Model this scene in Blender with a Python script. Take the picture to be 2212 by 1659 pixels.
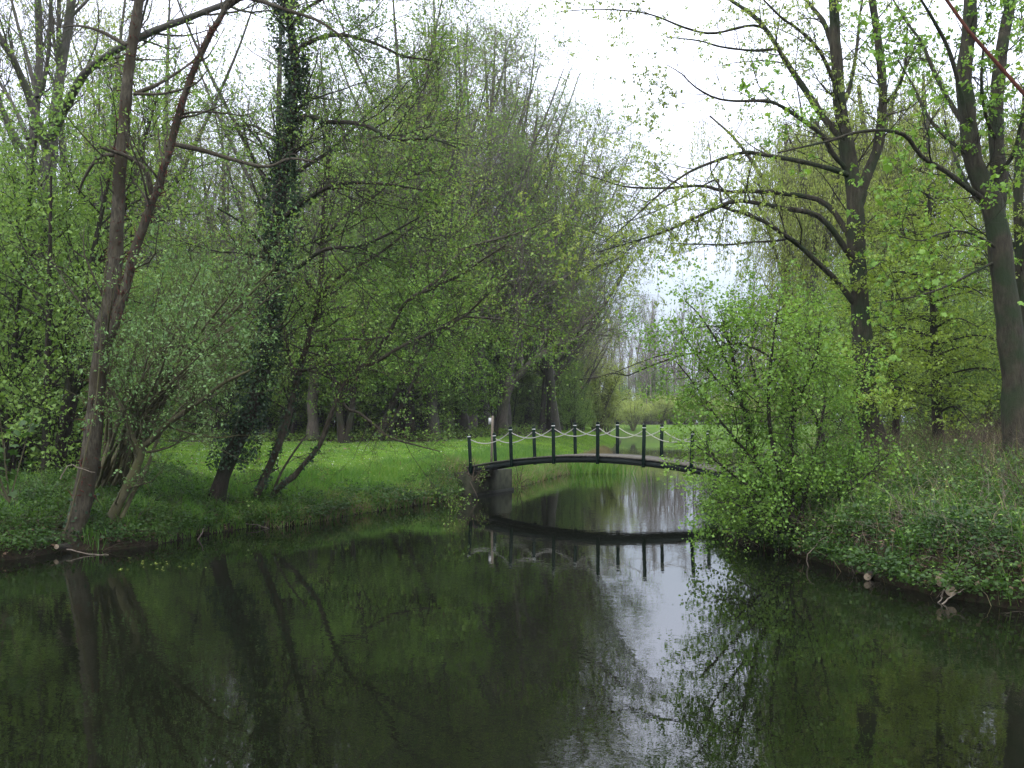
import bpy, math
import numpy as np
from mathutils import Vector

# ------------------------------------------------------------------ scene, camera, light
scene = bpy.context.scene
for o in list(bpy.data.objects):
    bpy.data.objects.remove(o)
F, HC, HY = 996.0, 2.6, 420.0            # focal length (px of a 1024 wide frame), eye height, horizon row
PITCH = math.atan((HY - 384.0) / F)
cam_d = bpy.data.cameras.new('camera')
cam_d.sensor_width = 36.0
cam_d.lens = 36.0 * F / 1024.0
cam_d.clip_start, cam_d.clip_end = 0.1, 3000
cam = bpy.data.objects.new('camera', cam_d)
scene.collection.objects.link(cam)
cam.location = (0, 0, HC)
cam.rotation_euler = (math.radians(90) + PITCH, 0, 0)
scene.camera = cam

SUN_EL, SUN_AZ = math.radians(52), math.radians(200)
w = bpy.data.worlds.new('World')
scene.world = w
w.use_nodes = True
nt = w.node_tree
nt.nodes.clear()
out = nt.nodes.new('ShaderNodeOutputWorld')
bg = nt.nodes.new('ShaderNodeBackground')
bg.inputs['Strength'].default_value = 0.15
sky = nt.nodes.new('ShaderNodeTexSky')
sky.sky_type = 'NISHITA'
sky.sun_disc = False
sky.sun_elevation = SUN_EL
sky.sun_rotation = SUN_AZ
sky.air_density, sky.dust_density, sky.ozone_density = 1.0, 4.0, 1.0
# overcast: a closed cloud deck, brighter towards the zenith, over the clear sky model
tc = nt.nodes.new('ShaderNodeTexCoord')
sx = nt.nodes.new('ShaderNodeSeparateXYZ')
nt.links.new(tc.outputs['Generated'], sx.inputs[0])
rmp = nt.nodes.new('ShaderNodeValToRGB')
els = rmp.color_ramp.elements
els[0].position, els[0].color = 0.0, (0.215, 0.245, 0.29, 1)
els[1].position, els[1].color = 1.0, (0.98, 1.0, 1.10, 1)
e = els.new(0.13); e.color = (0.215, 0.245, 0.29, 1)
e = els.new(0.27); e.color = (0.50, 0.53, 0.64, 1)
nt.links.new(sx.outputs['Z'], rmp.inputs[0])
mul = nt.nodes.new('ShaderNodeVectorMath'); mul.operation = 'SCALE'
mul.inputs['Scale'].default_value = 22.0
nt.links.new(rmp.outputs[0], mul.inputs[0])
mx = nt.nodes.new('ShaderNodeMixRGB'); mx.inputs[0].default_value = 0.9
nt.links.new(sky.outputs[0], mx.inputs[1]); nt.links.new(mul.outputs[0], mx.inputs[2])
nt.links.new(mx.outputs[0], bg.inputs[0]); nt.links.new(bg.outputs[0], out.inputs[0])

sd = bpy.data.lights.new('sun', 'SUN')
sd.energy = 1.2; sd.angle = math.radians(35); sd.color = (1.0, 0.97, 0.92)
so = bpy.data.objects.new('sun', sd); scene.collection.objects.link(so)
so.rotation_euler = (math.radians(38), 0, math.radians(-20))

vs = scene.view_settings
vs.view_transform = 'Standard'; vs.look = 'None'; vs.gamma = 1.0; vs.exposure = 0.32
vs.use_curve_mapping = False
scene.cycles.max_bounces = 6
scene.cycles.volume_bounces = 0
scene.cycles.diffuse_bounces = 3
scene.cycles.glossy_bounces = 3
scene.cycles.transmission_bounces = 3
scene.cycles.transparent_max_bounces = 4
scene.cycles.use_denoising = True
scene.cycles.caustics_reflective = False
scene.cycles.caustics_refractive = False

# ------------------------------------------------------------------ helpers
DS = 1024.0 / 2212.0
cp, sp_ = math.cos(PITCH), math.sin(PITCH)

def W(px, py, Y):
    """world point at ground distance Y behind pixel (1024 frame)"""
    dx, dy, dz = (px - 512), F * cp - (384 - py) * sp_, F * sp_ + (384 - py) * cp
    k = Y / dy
    return (dx * k, Y, HC + dz * k)

def D(x, y, Y):
    return W(x * DS, y * DS, Y)

def G(px, py, z=0.0):
    dx, dy, dz = (px - 512), F * cp - (384 - py) * sp_, F * sp_ + (384 - py) * cp
    k = (z - HC) / dz
    return (dx * k, dy * k)

def link(o, parent=None):
    scene.collection.objects.link(o)
    if parent is not None:
        o.parent = parent
    return o

def empty(name, loc, label, cat, group=None, rz=0.0):
    o = bpy.data.objects.new(name, None)
    o.location = loc
    o.rotation_euler = (0, 0, rz)
    o['label'] = label; o['category'] = cat
    if group: o['group'] = group
    o.empty_display_size = 0.3
    return link(o)

def tag(o, label, cat, group=None):
    o['label'] = label; o['category'] = cat
    if group: o['group'] = group
    return o

class Geo:
    def __init__(self):
        self.V, self.Q, self.T, self.n = [], [], [], 0
    def add(self, V, Q=None, T=None):
        V = np.asarray(V, dtype=np.float32).reshape(-1, 3)
        if Q is not None and len(Q): self.Q.append(np.asarray(Q, dtype=np.int64).reshape(-1, 4) + self.n)
        if T is not None and len(T): self.T.append(np.asarray(T, dtype=np.int64).reshape(-1, 3) + self.n)
        self.V.append(V); self.n += len(V)
        return self
    def mesh(self, name, mat=None, smooth=False, offset=(0, 0, 0)):
        V = np.concatenate(self.V) - np.asarray(offset, dtype=np.float32)
        Q = np.concatenate(self.Q) if self.Q else np.zeros((0, 4), np.int64)
        T = np.concatenate(self.T) if self.T else np.zeros((0, 3), np.int64)
        me = bpy.data.meshes.new(name)
        me.vertices.add(len(V)); me.vertices.foreach_set('co', V.astype(np.float32).ravel())
        li = np.concatenate([Q.ravel(), T.ravel()]).astype(np.int32)
        me.loops.add(len(li)); me.loops.foreach_set('vertex_index', li)
        nq, ntr = len(Q), len(T)
        me.polygons.add(nq + ntr)
        st = np.concatenate([np.arange(nq) * 4, nq * 4 + np.arange(ntr) * 3]).astype(np.int32)
        me.polygons.foreach_set('loop_start', st)
        if smooth:
            me.polygons.foreach_set('use_smooth', np.ones(nq + ntr, dtype=bool))
        me.update(calc_edges=True)
        if mat is not None: me.materials.append(mat)
        return me
    def obj(self, name, mat, parent=None, smooth=False, offset=None):
        if self.n == 0: return None
        off = (0, 0, 0)
        if offset is not None: off = offset
        elif parent is not None: off = tuple(parent.location)
        o = bpy.data.objects.new(name, self.mesh(name, mat, smooth, off))
        return link(o, parent)

def norm(v):
    return v / np.maximum(np.linalg.norm(v, axis=-1, keepdims=True), 1e-9)

def tubes(geo, P, R, k=4, cap=False):
    """P (B,S,3), R (B,S) -> tapered tubes"""
    P = np.asarray(P, float); R = np.asarray(R, float)
    if len(P) == 0: return
    B, S = P.shape[:2]
    T = np.empty_like(P)
    T[:, 1:-1] = P[:, 2:] - P[:, :-2]
    T[:, 0] = P[:, 1] - P[:, 0]; T[:, -1] = P[:, -1] - P[:, -2]
    T = norm(T)
    m = norm(P[:, -1] - P[:, 0])
    ref = np.zeros((B, 3)); ref[np.arange(B), np.argmin(np.abs(m), axis=1)] = 1
    U = norm(np.cross(T, ref[:, None, :])); Vv = np.cross(T, U)
    a = np.arange(k) * 2 * np.pi / k
    ring = P[:, :, None, :] + R[:, :, None, None] * (np.cos(a)[None, None, :, None] * U[:, :, None, :] + np.sin(a)[None, None, :, None] * Vv[:, :, None, :])
    V = ring.reshape(-1, 3)
    b, s, j = np.meshgrid(np.arange(B), np.arange(S - 1), np.arange(k), indexing='ij')
    i0 = (b * S + s) * k + j; i1 = (b * S + s) * k + (j + 1) % k
    Q = np.stack([i0, i1, i1 + k, i0 + k], -1).reshape(-1, 4)
    Tt = None
    if cap:
        V = np.concatenate([V, P[:, 0], P[:, -1]])
        tt = []
        for bb in range(B):
            c0, c1 = B * S * k + bb, B * S * k + B + bb
            for jj in range(k):
                a0 = bb * S * k + jj; a1 = bb * S * k + (jj + 1) % k
                e0 = a0 + (S - 1) * k; e1 = a1 + (S - 1) * k
                tt.append((c0, a1, a0)); tt.append((c1, e0, e1))
        Tt = np.array(tt)
    geo.add(V, Q, Tt)

def spikes(geo, P0, P1, r):
    """three-sided pyramids: the finest twigs"""
    B = len(P0)
    if B == 0: return
    t = norm(P1 - P0)
    ref = np.zeros((B, 3)); ref[np.arange(B), np.argmin(np.abs(t), axis=1)] = 1
    U = norm(np.cross(t, ref)); Vv = np.cross(t, U)
    rr = np.broadcast_to(np.asarray(r, float), (B,))[:, None]
    a = [0, 2.094, 4.189]
    ring = [P0 + rr * (math.cos(x) * U + math.sin(x) * Vv) for x in a]
    V = np.stack(ring + [P1], 1).reshape(-1, 3)
    base = np.arange(B)[:, None] * 4
    T = np.concatenate([base + np.array([[0, 1, 3]]), base + np.array([[1, 2, 3]]), base + np.array([[2, 0, 3]])])
    geo.add(V, None, T)

def spline(pts, S, rng=None, jit=0.0):
    pts = np.asarray(pts, float)
    n = len(pts)
    ext = np.vstack([2 * pts[0] - pts[1], pts, 2 * pts[-1] - pts[-2]])
    dense = []
    for i in range(n - 1):
        p0, p1, p2, p3 = ext[i:i + 4]
        for t in np.linspace(0, 1, 12, endpoint=False):
            dense.append(0.5 * ((2 * p1) + (-p0 + p2) * t + (2 * p0 - 5 * p1 + 4 * p2 - p3) * t * t + (-p0 + 3 * p1 - 3 * p2 + p3) * t ** 3))
    dense.append(pts[-1]); dense = np.array(dense)
    L = np.concatenate([[0], np.cumsum(np.linalg.norm(np.diff(dense, axis=0), axis=1))])
    u = np.linspace(0, L[-1], S)
    res = np.stack([np.interp(u, L, dense[:, c]) for c in range(3)], 1)
    if jit and rng is not None:
        j = rng.normal(0, jit, (S, 3)); j[0] = 0
        res += j
    return res

def sprout(rng, P, R, dens, t0=0.2, t1=1.0, ln=(0.5, 1.5), lt=0.5, ang=(30, 60), up=0.0, wig=0.15, S=4,
           rr=0.6, rmax=0.1, tip=0.3, flat=0.0, rel=None, u0=0.0, rmin=0.002):
    B, n = P.shape[:2]
    if B == 0: return np.zeros((0, S + 1, 3)), np.zeros((0, S + 1))
    Ls = np.linalg.norm(np.diff(P, axis=1), axis=2).sum(1)
    cnt = rng.poisson(np.maximum(Ls * (t1 - t0) * dens, 0))
    idx = np.repeat(np.arange(B), cnt); K = len(idx)
    if K == 0: return np.zeros((0, S + 1, 3)), np.zeros((0, S + 1))
    t = rng.uniform(t0, t1, K)
    f = t * (n - 1); i = np.minimum(f.astype(int), n - 2); fr = (f - i)[:, None]
    a, b = P[idx, i], P[idx, i + 1]
    pos = a + (b - a) * fr
    tan = norm(b - a)
    pr = R[idx, i] * (1 - fr[:, 0]) + R[idx, i + 1] * fr[:, 0]
    v = np.cross(tan, rng.normal(size=(K, 3))); v[:, 2] *= (1 - flat); v = norm(v)
    an = np.radians(rng.uniform(ang[0], ang[1], K))[:, None]
    d = np.cos(an) * tan + np.sin(an) * v
    d[:, 2] += u0
    d = norm(d)
    if rel is not None:
        le = rel * Ls[idx] * (1 - lt * t) * rng.uniform(0.6, 1.25, K)
    else:
        le = rng.uniform(ln[0], ln[1], K) * (1 - lt * t)
    st = (le / S)[:, None]
    out = np.empty((K, S + 1, 3)); out[:, 0] = pos
    for s in range(1, S + 1):
        d = d + rng.normal(0, wig, (K, 3)); d[:, 2] += up / S * 2
        d[:, 2] *= (1 - flat * 0.3)
        d = norm(d)
        out[:, s] = out[:, s - 1] + d * st
    r0 = np.clip(pr * rr, rmin, rmax)
    r = r0[:, None] * (1 - np.linspace(0, 1, S + 1)[None] * (1 - tip))
    return out, r

def leaf_quads(geo, pos, d, L, wr, rng, up=0.3):
    """folded rhomb leaves"""
    K = len(pos)
    if K == 0: return
    nrm = rng.normal(size=(K, 3)); nrm[:, 2] += up * 3
    side = norm(np.cross(d, nrm)); nn = np.cross(side, d)
    L = L[:, None]
    fold = nn * L * 0.10
    v0 = pos; v2 = pos + d * L - fold * 0.8
    v1 = pos + d * L * 0.45 + side * L * wr * 0.5 + fold
    v3 = pos + d * L * 0.45 - side * L * wr * 0.5 + fold
    V = np.stack([v0, v1, v2, v3], 1).reshape(-1, 3)
    geo.add(V, np.arange(K * 4).reshape(K, 4))

def leaf_tris(geo, pos, d, L, wr, rng, up=0.3):
    K = len(pos)
    if K == 0: return
    nrm = rng.normal(size=(K, 3)); nrm[:, 2] += up * 3
    side = norm(np.cross(d, nrm)) * (L * wr * 0.5)[:, None]
    m_ = pos + d * (L * .25)[:, None]
    geo.add(np.stack([m_ - side, m_ + side, pos + d * (L * 1.1)[:, None]], 1).reshape(-1, 3), None, np.arange(K * 3).reshape(K, 3))

MAPLE = np.array([(0, 0), (.30, -.06), (.50, .16), (.34, .30), (.60, .60), (.30, .62), (.16, .78), (0, 1.05), (-.16, .78), (-.30, .62), (-.60, .60), (-.34, .30), (-.50, .16), (-.30, -.06)])
def leaf_maple(geo, pos, d, L, wr, rng, up=0.3):
    K = len(pos)
    if K == 0: return
    nrm = rng.normal(size=(K, 3)); nrm[:, 2] += up * 3
    side = norm(np.cross(d, nrm)); nn = np.cross(side, d)
    n = len(MAPLE)
    L = L[:, None, None]
    u = MAPLE[None, :, :1]; v = MAPLE[None, :, 1:]
    V = pos[:, None, :] + (side[:, None, :] * u * wr + d[:, None, :] * v - nn[:, None, :] * (np.abs(u) * 0.25 + v * v * 0.2)) * L
    c = pos[:, None, :] + d[:, None, :] * 0.4 * L
    V = np.concatenate([V, c], 1).reshape(-1, 3)
    b = np.arange(K)[:, None, None] * (n + 1)
    tri = np.array([(n, j, (j + 1) % n) for j in range(n)])[None]
    geo.add(V, None, (b + tri).reshape(-1, 3))

def leaves(geo, rng, P, per_m, size=(0.04, 0.07), wr=0.6, t0=0.2, droop=0.2, up=0.3, spread=0.03, shape='quad', tipk=0, along=0.5):
    """leaves along every branch of P, or tufts of tipk leaves at its tip"""
    B, n = P.shape[:2]
    if B == 0: return
    if tipk:
        idx = np.repeat(np.arange(B), rng.integers(max(1, tipk - 2), tipk + 2, B))
        t = np.full(len(idx), 1.0) - rng.uniform(0, 0.08, len(idx))
    else:
        Ls = np.linalg.norm(np.diff(P, axis=1), axis=2).sum(1)
        idx = np.repeat(np.arange(B), rng.poisson(Ls * per_m * (1 - t0)))
        t = rng.uniform(t0, 1.02, len(idx))
    K = len(idx)
    if K == 0: return
    f = np.clip(t, 0, 1) * (n - 1); i = np.minimum(f.astype(int), n - 2); fr = (f - i)[:, None]
    a, b = P[idx, i], P[idx, i + 1]
    pos = a + (b - a) * fr + rng.normal(0, spread, (K, 3))
    d = norm(norm(b - a) * along + norm(rng.normal(size=(K, 3))) * 0.9 + np.array([0, 0, -droop]))
    L = size[0] * .8 + (size[1] * 1.2 - size[0] * .8) * rng.uniform(0, 1, K) ** 1.6
    {'maple': leaf_maple, 'tri': leaf_tris, 'quad': leaf_quads}[shape](geo, pos, d, L, wr, rng, up)

# ------------------------------------------------------------------ materials
def nodes(name):
    m = bpy.data.materials.new(name); m.use_nodes = True
    t = m.node_tree; t.nodes.clear()
    return m, t, t.nodes.new('ShaderNodeOutputMaterial')

def ramp(t, stops):
    r = t.nodes.new('ShaderNodeValToRGB')
    e = r.color_ramp.elements
    e[0].position, e[0].color = stops[0][0], (*stops[0][1], 1)
    e[1].position, e[1].color = stops[-1][0], (*stops[-1][1], 1)
    for p, c in stops[1:-1]:
        x = e.new(p); x.color = (*c, 1)
    return r

def leaf_mat(name, cols, trans=0.85, gloss=0.03):
    m, t, o = nodes(name)
    g = t.nodes.new('ShaderNodeNewGeometry')
    n = len(cols)
    r = ramp(t, [(i / (n - 1), c) for i, c in enumerate(cols)])
    # leaf to leaf variation plus slow drift over the crown (young and older shoots)
    tex = t.nodes.new('ShaderNodeTexNoise'); tex.inputs['Scale'].default_value = 0.55; tex.inputs['Detail'].default_value = 2
    t.links.new(g.outputs['Position'], tex.inputs['Vector'])
    ma = t.nodes.new('ShaderNodeMath'); ma.operation = 'MULTIPLY_ADD'
    ma.inputs[1].default_value = 1.3; ma.inputs[2].default_value = -0.45
    t.links.new(tex.outputs['Fac'], ma.inputs[0])
    mb = t.nodes.new('ShaderNodeMath'); mb.operation = 'MULTIPLY_ADD'; mb.inputs[1].default_value = 0.6
    t.links.new(g.outputs['Random Per Island'], mb.inputs[0]); t.links.new(ma.outputs[0], mb.inputs[2])
    t.links.new(mb.outputs[0], r.inputs[0])
    d = t.nodes.new('ShaderNodeBsdfDiffuse'); tr = t.nodes.new('ShaderNodeBsdfTranslucent')
    gl = t.nodes.new('ShaderNodeBsdfGlossy'); gl.inputs['Roughness'].default_value = 0.6
    t.links.new(r.outputs[0], d.inputs[0])
    m1 = t.nodes.new('ShaderNodeAddShader')
    tm = t.nodes.new('ShaderNodeVectorMath'); tm.operation = 'MULTIPLY'; tm.inputs[1].default_value = (trans * 1.05, trans, trans * .6)
    t.links.new(r.outputs[0], tm.inputs[0]); t.links.new(tm.outputs[0], tr.inputs[0])
    t.links.new(d.outputs[0], m1.inputs[0]); t.links.new(tr.outputs[0], m1.inputs[1])
    m2 = t.nodes.new('ShaderNodeMixShader'); m2.inputs[0].default_value = gloss
    t.links.new(m1.outputs[0], m2.inputs[1]); t.links.new(gl.outputs[0], m2.inputs[2])
    t.links.new(m2.outputs[0], o.inputs[0])
    return m

def bark_mat(name, c1, c2, c3=None, scale=6.0, bump=0.6, stretch=0.25):
    m, t, o = nodes(name)
    tcn = t.nodes.new('ShaderNodeTexCoord'); mp = t.nodes.new('ShaderNodeMapping')
    mp.inputs['Scale'].default_value = (1, 1, stretch)
    t.links.new(tcn.outputs['Object'], mp.inputs['Vector'])
    n1 = t.nodes.new('ShaderNodeTexNoise'); n1.inputs['Scale'].default_value = scale * 3; n1.inputs['Detail'].default_value = 6; n1.inputs['Roughness'].default_value = 0.7
    t.links.new(mp.outputs[0], n1.inputs['Vector'])
    r = ramp(t, [(0.32, c1), (0.68, c2)])
    t.links.new(n1.outputs['Fac'], r.inputs[0])
    col = r.outputs[0]
    if c3:
        n2 = t.nodes.new('ShaderNodeTexNoise'); n2.inputs['Scale'].default_value = 1.6; n2.inputs['Detail'].default_value = 5
        t.links.new(tcn.outputs['Object'], n2.inputs['Vector'])
        r2 = ramp(t, [(0.45, (0, 0, 0)), (0.62, (1, 1, 1))])
        t.links.new(n2.outputs['Fac'], r2.inputs[0])
        mxx = t.nodes.new('ShaderNodeMixRGB'); mxx.inputs[2].default_value = (*c3, 1)
        t.links.new(r2.outputs[0], mxx.inputs[0]); t.links.new(col, mxx.inputs[1])
        col = mxx.outputs[0]
    p = t.nodes.new('ShaderNodeBsdfPrincipled'); p.inputs['Roughness'].default_value = 0.9
    p.inputs['Specular IOR Level'].default_value = 0.2
    t.links.new(col, p.inputs['Base Color'])
    b = t.nodes.new('ShaderNodeBump'); b.inputs['Strength'].default_value = bump; b.inputs['Distance'].default_value = 0.06
    t.links.new(n1.outputs['Fac'], b.inputs['Height']); t.links.new(b.outputs[0], p.inputs['Normal'])
    t.links.new(p.outputs[0], o.inputs[0])
    return m

def plain_mat(name, c1, c2, scale=8, rough=0.7, bump=0.2, spec=0.3, stretch=(1, 1, 1)):
    m, t, o = nodes(name)
    tcn = t.nodes.new('ShaderNodeTexCoord'); mp = t.nodes.new('ShaderNodeMapping'); mp.inputs['Scale'].default_value = stretch
    t.links.new(tcn.outputs['Object'], mp.inputs['Vector'])
    n1 = t.nodes.new('ShaderNodeTexNoise'); n1.inputs['Scale'].default_value = scale; n1.inputs['Detail'].default_value = 6
    t.links.new(mp.outputs[0], n1.inputs['Vector'])
    r = ramp(t, [(0.3, c1), (0.7, c2)]); t.links.new(n1.outputs['Fac'], r.inputs[0])
    p = t.nodes.new('ShaderNodeBsdfPrincipled'); p.inputs['Roughness'].default_value = rough; p.inputs['Specular IOR Level'].default_value = spec
    t.links.new(r.outputs[0], p.inputs['Base Color'])
    b = t.nodes.new('ShaderNodeBump'); b.inputs['Strength'].default_value = bump; b.inputs['Distance'].default_value = 0.02
    t.links.new(n1.outputs['Fac'], b.inputs['Height']); t.links.new(b.outputs[0], p.inputs['Normal'])
    t.links.new(p.outputs[0], o.inputs[0])
    return m

M = {}
M['leaf_alder'] = leaf_mat('leaf_alder', [(.028, .066, .012), (.060, .118, .020), (.11, .18, .032), (.165, .235, .065)])
M['leaf_willow'] = leaf_mat('leaf_willow', [(.028, .066, .018), (.058, .118, .034), (.10, .175, .056), (.17, .25, .11)])
M['leaf_fresh'] = leaf_mat('leaf_fresh', [(.035, .085, .010), (.065, .135, .016), (.10, .185, .024), (.15, .24, .045)])
M['leaf_under'] = leaf_mat('leaf_under', [(.035, .075, .014), (.065, .125, .022), (.105, .175, .032), (.15, .23, .055)])
M['leaf_pale'] = leaf_mat('leaf_pale', [(.07, .10, .028), (.12, .16, .038), (.17, .22, .05), (.24, .28, .08)])
M['leaf_beech'] = leaf_mat('leaf_beech', [(0.051, 0.087, 0.013), (0.092, 0.143, 0.018), (0.133, 0.198, 0.028), (0.184, 0.248, 0.051)])
M['leaf_ivy'] = leaf_mat('leaf_ivy', [(.008, .024, .008), (.014, .040, .012), (.024, .06, .016), (.05, .09, .03)], 0.15, 0.04)
M['leaf_ground'] = leaf_mat('leaf_ground', [(0.009, 0.026, 0.005), (0.017, 0.044, 0.007), (0.028, 0.065, 0.009), (0.046, 0.088, 0.015)])
M['leaf_weep'] = leaf_mat('leaf_weep', [(.07, .10, .02), (.12, .16, .03), (.17, .21, .04), (.22, .26, .06)])
M['catkin'] = leaf_mat('catkin', [(.05, .028, .018), (.09, .05, .032), (.14, .08, .05), (.18, .11, .07)], 0.1)
M['dead_leaf'] = leaf_mat('dead_leaf', [(.05, .03, .018), (.09, .055, .03), (.14, .09, .055), (.2, .14, .09)], 0.1)
M['grass'] = leaf_mat('grass', [(0.026, 0.074, 0.008), (0.043, 0.112, 0.013), (0.069, 0.145, 0.016), (0.112, 0.179, 0.034)])
M['lawn'] = leaf_mat('lawn', [(0.046, 0.104, 0.010), (0.077, 0.161, 0.014), (0.114, 0.208, 0.020), (0.155, 0.239, 0.036)])
M['dry_grass'] = leaf_mat('dry_grass', [(0.068, 0.060, 0.030), (0.112, 0.098, 0.053), (0.150, 0.128, 0.068), (0.203, 0.180, 0.105)])
M['bark_alder'] = bark_mat('bark_alder', (.020, .017, .011), (.115, .102, .070), (.042, .035, .020), bump=1.0)
M['bark_dark'] = bark_mat('bark_dark', (.012, .010, .007), (.045, .036, .025), (.022, .028, .013))
M['bark_grey'] = bark_mat('bark_grey', (.035, .032, .026), (.10, .092, .075), (.045, .05, .028))
M['bark_olive'] = bark_mat('bark_olive', (.045, .042, .024), (.12, .11, .06), (.075, .075, .03))
M['bark_maple'] = bark_mat('bark_maple', (.014, .012, .008), (.062, .056, .036), (.022, .034, .014), scale=4, bump=1.0)
M['bark_pale'] = bark_mat('bark_pale', (.06, .052, .042), (.15, .13, .105), (.07, .075, .045))
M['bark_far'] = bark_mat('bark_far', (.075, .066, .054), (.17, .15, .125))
M['bark_red'] = bark_mat('bark_red', (.04, .014, .009), (.12, .04, .026), None, scale=10)
M['twig_brown'] = bark_mat('twig_brown', (.035, .026, .018), (.105, .08, .055))
M['twig_dry'] = bark_mat('twig_dry', (.12, .095, .07), (.28, .24, .19))
M['green_paint'] = plain_mat('green_paint', (.0015, .009, .006), (.003, .014, .009), 5, 0.65, 0.05, 0.12)
M['beam_paint'] = plain_mat('beam_paint', (.005, .011, .009), (.010, .018, .015), 5, 0.6, 0.1, 0.3)
M['white_band'] = plain_mat('white_band', (.55, .57, .56), (.7, .7, .68), 20, 0.6, 0.05)
M['rope'] = plain_mat('rope', (.32, .31, .28), (.50, .49, .45), 60, 0.9, 0.2)
M['deck_wood'] = plain_mat('deck_wood', (.065, .06, .048), (.15, .14, .115), 9, 0.85, 0.4, 0.2, (1, 6, 1))
M['concrete'] = plain_mat('concrete', (.010, .015, .006), (.048, .050, .030), 3.5, 0.9, 0.4, 0.2)
M['concrete_wet'] = plain_mat('concrete_wet', (.008, .010, .007), (.02, .022, .015), 5, 0.8, 0.3, 0.2)
M['post_wood'] = plain_mat('post_wood', (.09, .075, .055), (.17, .145, .11), 12, 0.9, 0.3, 0.2, (1, 1, 0.2))
M['sign_white'] = plain_mat('sign_white', (.45, .46, .47), (.55, .55, .55), 8, 0.5, 0.02)
M['cut_wood'] = plain_mat('cut_wood', (.22, .17, .11), (.42, .34, .24), 30, 0.9, 0.2)

# ------------------------------------------------------------------ river and terrain
left_px = [(0, 562), (28, 558), (65, 551), (110, 551), (152, 546), (204, 535), (250, 528), (278, 528), (315, 523), (352, 515), (394, 509),
           (445, 501), (467, 494), (511, 489), (532, 484), (556, 477), (584, 470), (602, 461), (617, 452), (622, 441)]
right_px = [(715, 518), (722, 532), (741, 542), (787, 553), (833, 567), (880, 581), (926, 595), (972, 602), (1024, 611)]
left_w = [(-26, -14), (-22, 6), (-16, 15.5)] + [G(*p) for p in left_px]
far_w = [(10, 126), (-6, 134), (-8, 140), (12, 143), (40, 146), (56, 132), (44, 92), (26, 62), (14, 44), (8.0, 34), (7.0, 30.3)]
right_w = [G(*p) for p in right_px] + [(8.0, 11.0), (9.5, 4), (10, -14)]
RIV = np.array(left_w + far_w + right_w, float)

def sdf(x, y):
    """distance to the shore, negative on the water"""
    x = np.asarray(x, float); y = np.asarray(y, float)
    n = len(RIV)
    best = np.full(x.shape, 1e9); inside = np.zeros(x.shape, bool)
    for i in range(n):
        a, b = RIV[i], RIV[(i + 1) % n]
        e = b - a
        wx, wy = x - a[0], y - a[1]
        t = np.clip((wx * e[0] + wy * e[1]) / (e @ e), 0, 1)
        best = np.minimum(best, (wx - e[0] * t) ** 2 + (wy - e[1] * t) ** 2)
        c = ((a[1] > y) != (b[1] > y))
        with np.errstate(divide='ignore', invalid='ignore'):
            xi = (b[0] - a[0]) * (y - a[1]) / (b[1] - a[1] if b[1] != a[1] else 1e-9) + a[0]
        inside ^= (c & (x < xi))
    return np.where(inside, -1, 1) * np.sqrt(best)

def is_right(x, y):
    return x > np.interp(y, [-20, 10, 20, 32, 45, 60, 100, 140], [0, 0, -1, 3, 8, 12, 26, 60])

def wob(x, y):
    return (np.sin(x * 1.7 + y * 0.6) + np.sin(x * 0.55 - y * 1.3 + 2) + 0.6 * np.sin(x * 3.1 + y * 2.7 + 1)) / 3

def height(x, y):
    x = np.asarray(x, float); y = np.asarray(y, float)
    d = sdf(x, y)
    dd = np.maximum(d, 0)
    lip = np.clip(dd / 0.22, 0, 1)
    left = 0.16 * lip + 0.85 * (1 - np.exp(-dd / 1.7)) + np.clip((y - 33) * 0.02, 0, 0.85) * np.clip(dd / 6, 0, 1)
    md = np.exp(-(((x + 2.6) / 2.2) ** 2 + ((y - 35.6) / 2.4) ** 2))
    left = np.maximum(left, 1.12 * md ** .5 * np.clip(dd / .35, 0, 1))
    right = 0.42 * lip + 1.5 * (1 - np.exp(-dd / 2.6))
    h = np.where(is_right(x, y), right, left)
    h = h + wob(x, y) * np.where(is_right(x, y), .14, .05) * np.clip(dd / 1.5, 0, 1) + wob(x * 4, y * 4) * 0.03 * np.clip(dd / .3, 0, 1)
    bed = -np.minimum(1.3, 0.25 - d * 0.8)
    return np.where(d > 0, h, bed)

def lawn_w(x, y):
    """1 on mown lawn"""
    d = sdf(x, y)
    edge = np.interp(x, [-30, -16, -4, 1, 4, 7], [50, 53, 54, 66, 82, 140])
    le = np.interp(y, [24, 30, 50, 60], [-7, -10, -19, -20])
    m = (~is_right(x, y)) & (y < edge) & (y > 25.5) & (x > le)
    m2 = (y > 138) & (y < 160) | ((y > 104) & (y < 140) & (x < 16) & (x > 6))
    k = np.where(m | m2, 1.0, 0.0)
    return k * np.where(y > 55, np.clip((d - .1) / .5, 0, 1), np.clip((d - 0.5) / 1.2, 0, 1))

def axis(lo, d0, d1, hi, step, grow=1.12):
    a = [d0]; s = step
    while a[-1] > lo: s *= 1.18; a.append(a[-1] - s)
    mid = list(np.arange(d0, d1, step))
    b = [d1]; s = step
    while b[-1] < hi: s *= grow; b.append(b[-1] + s)
    return np.array(sorted(set(a[::-1] + mid + b)))

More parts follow.
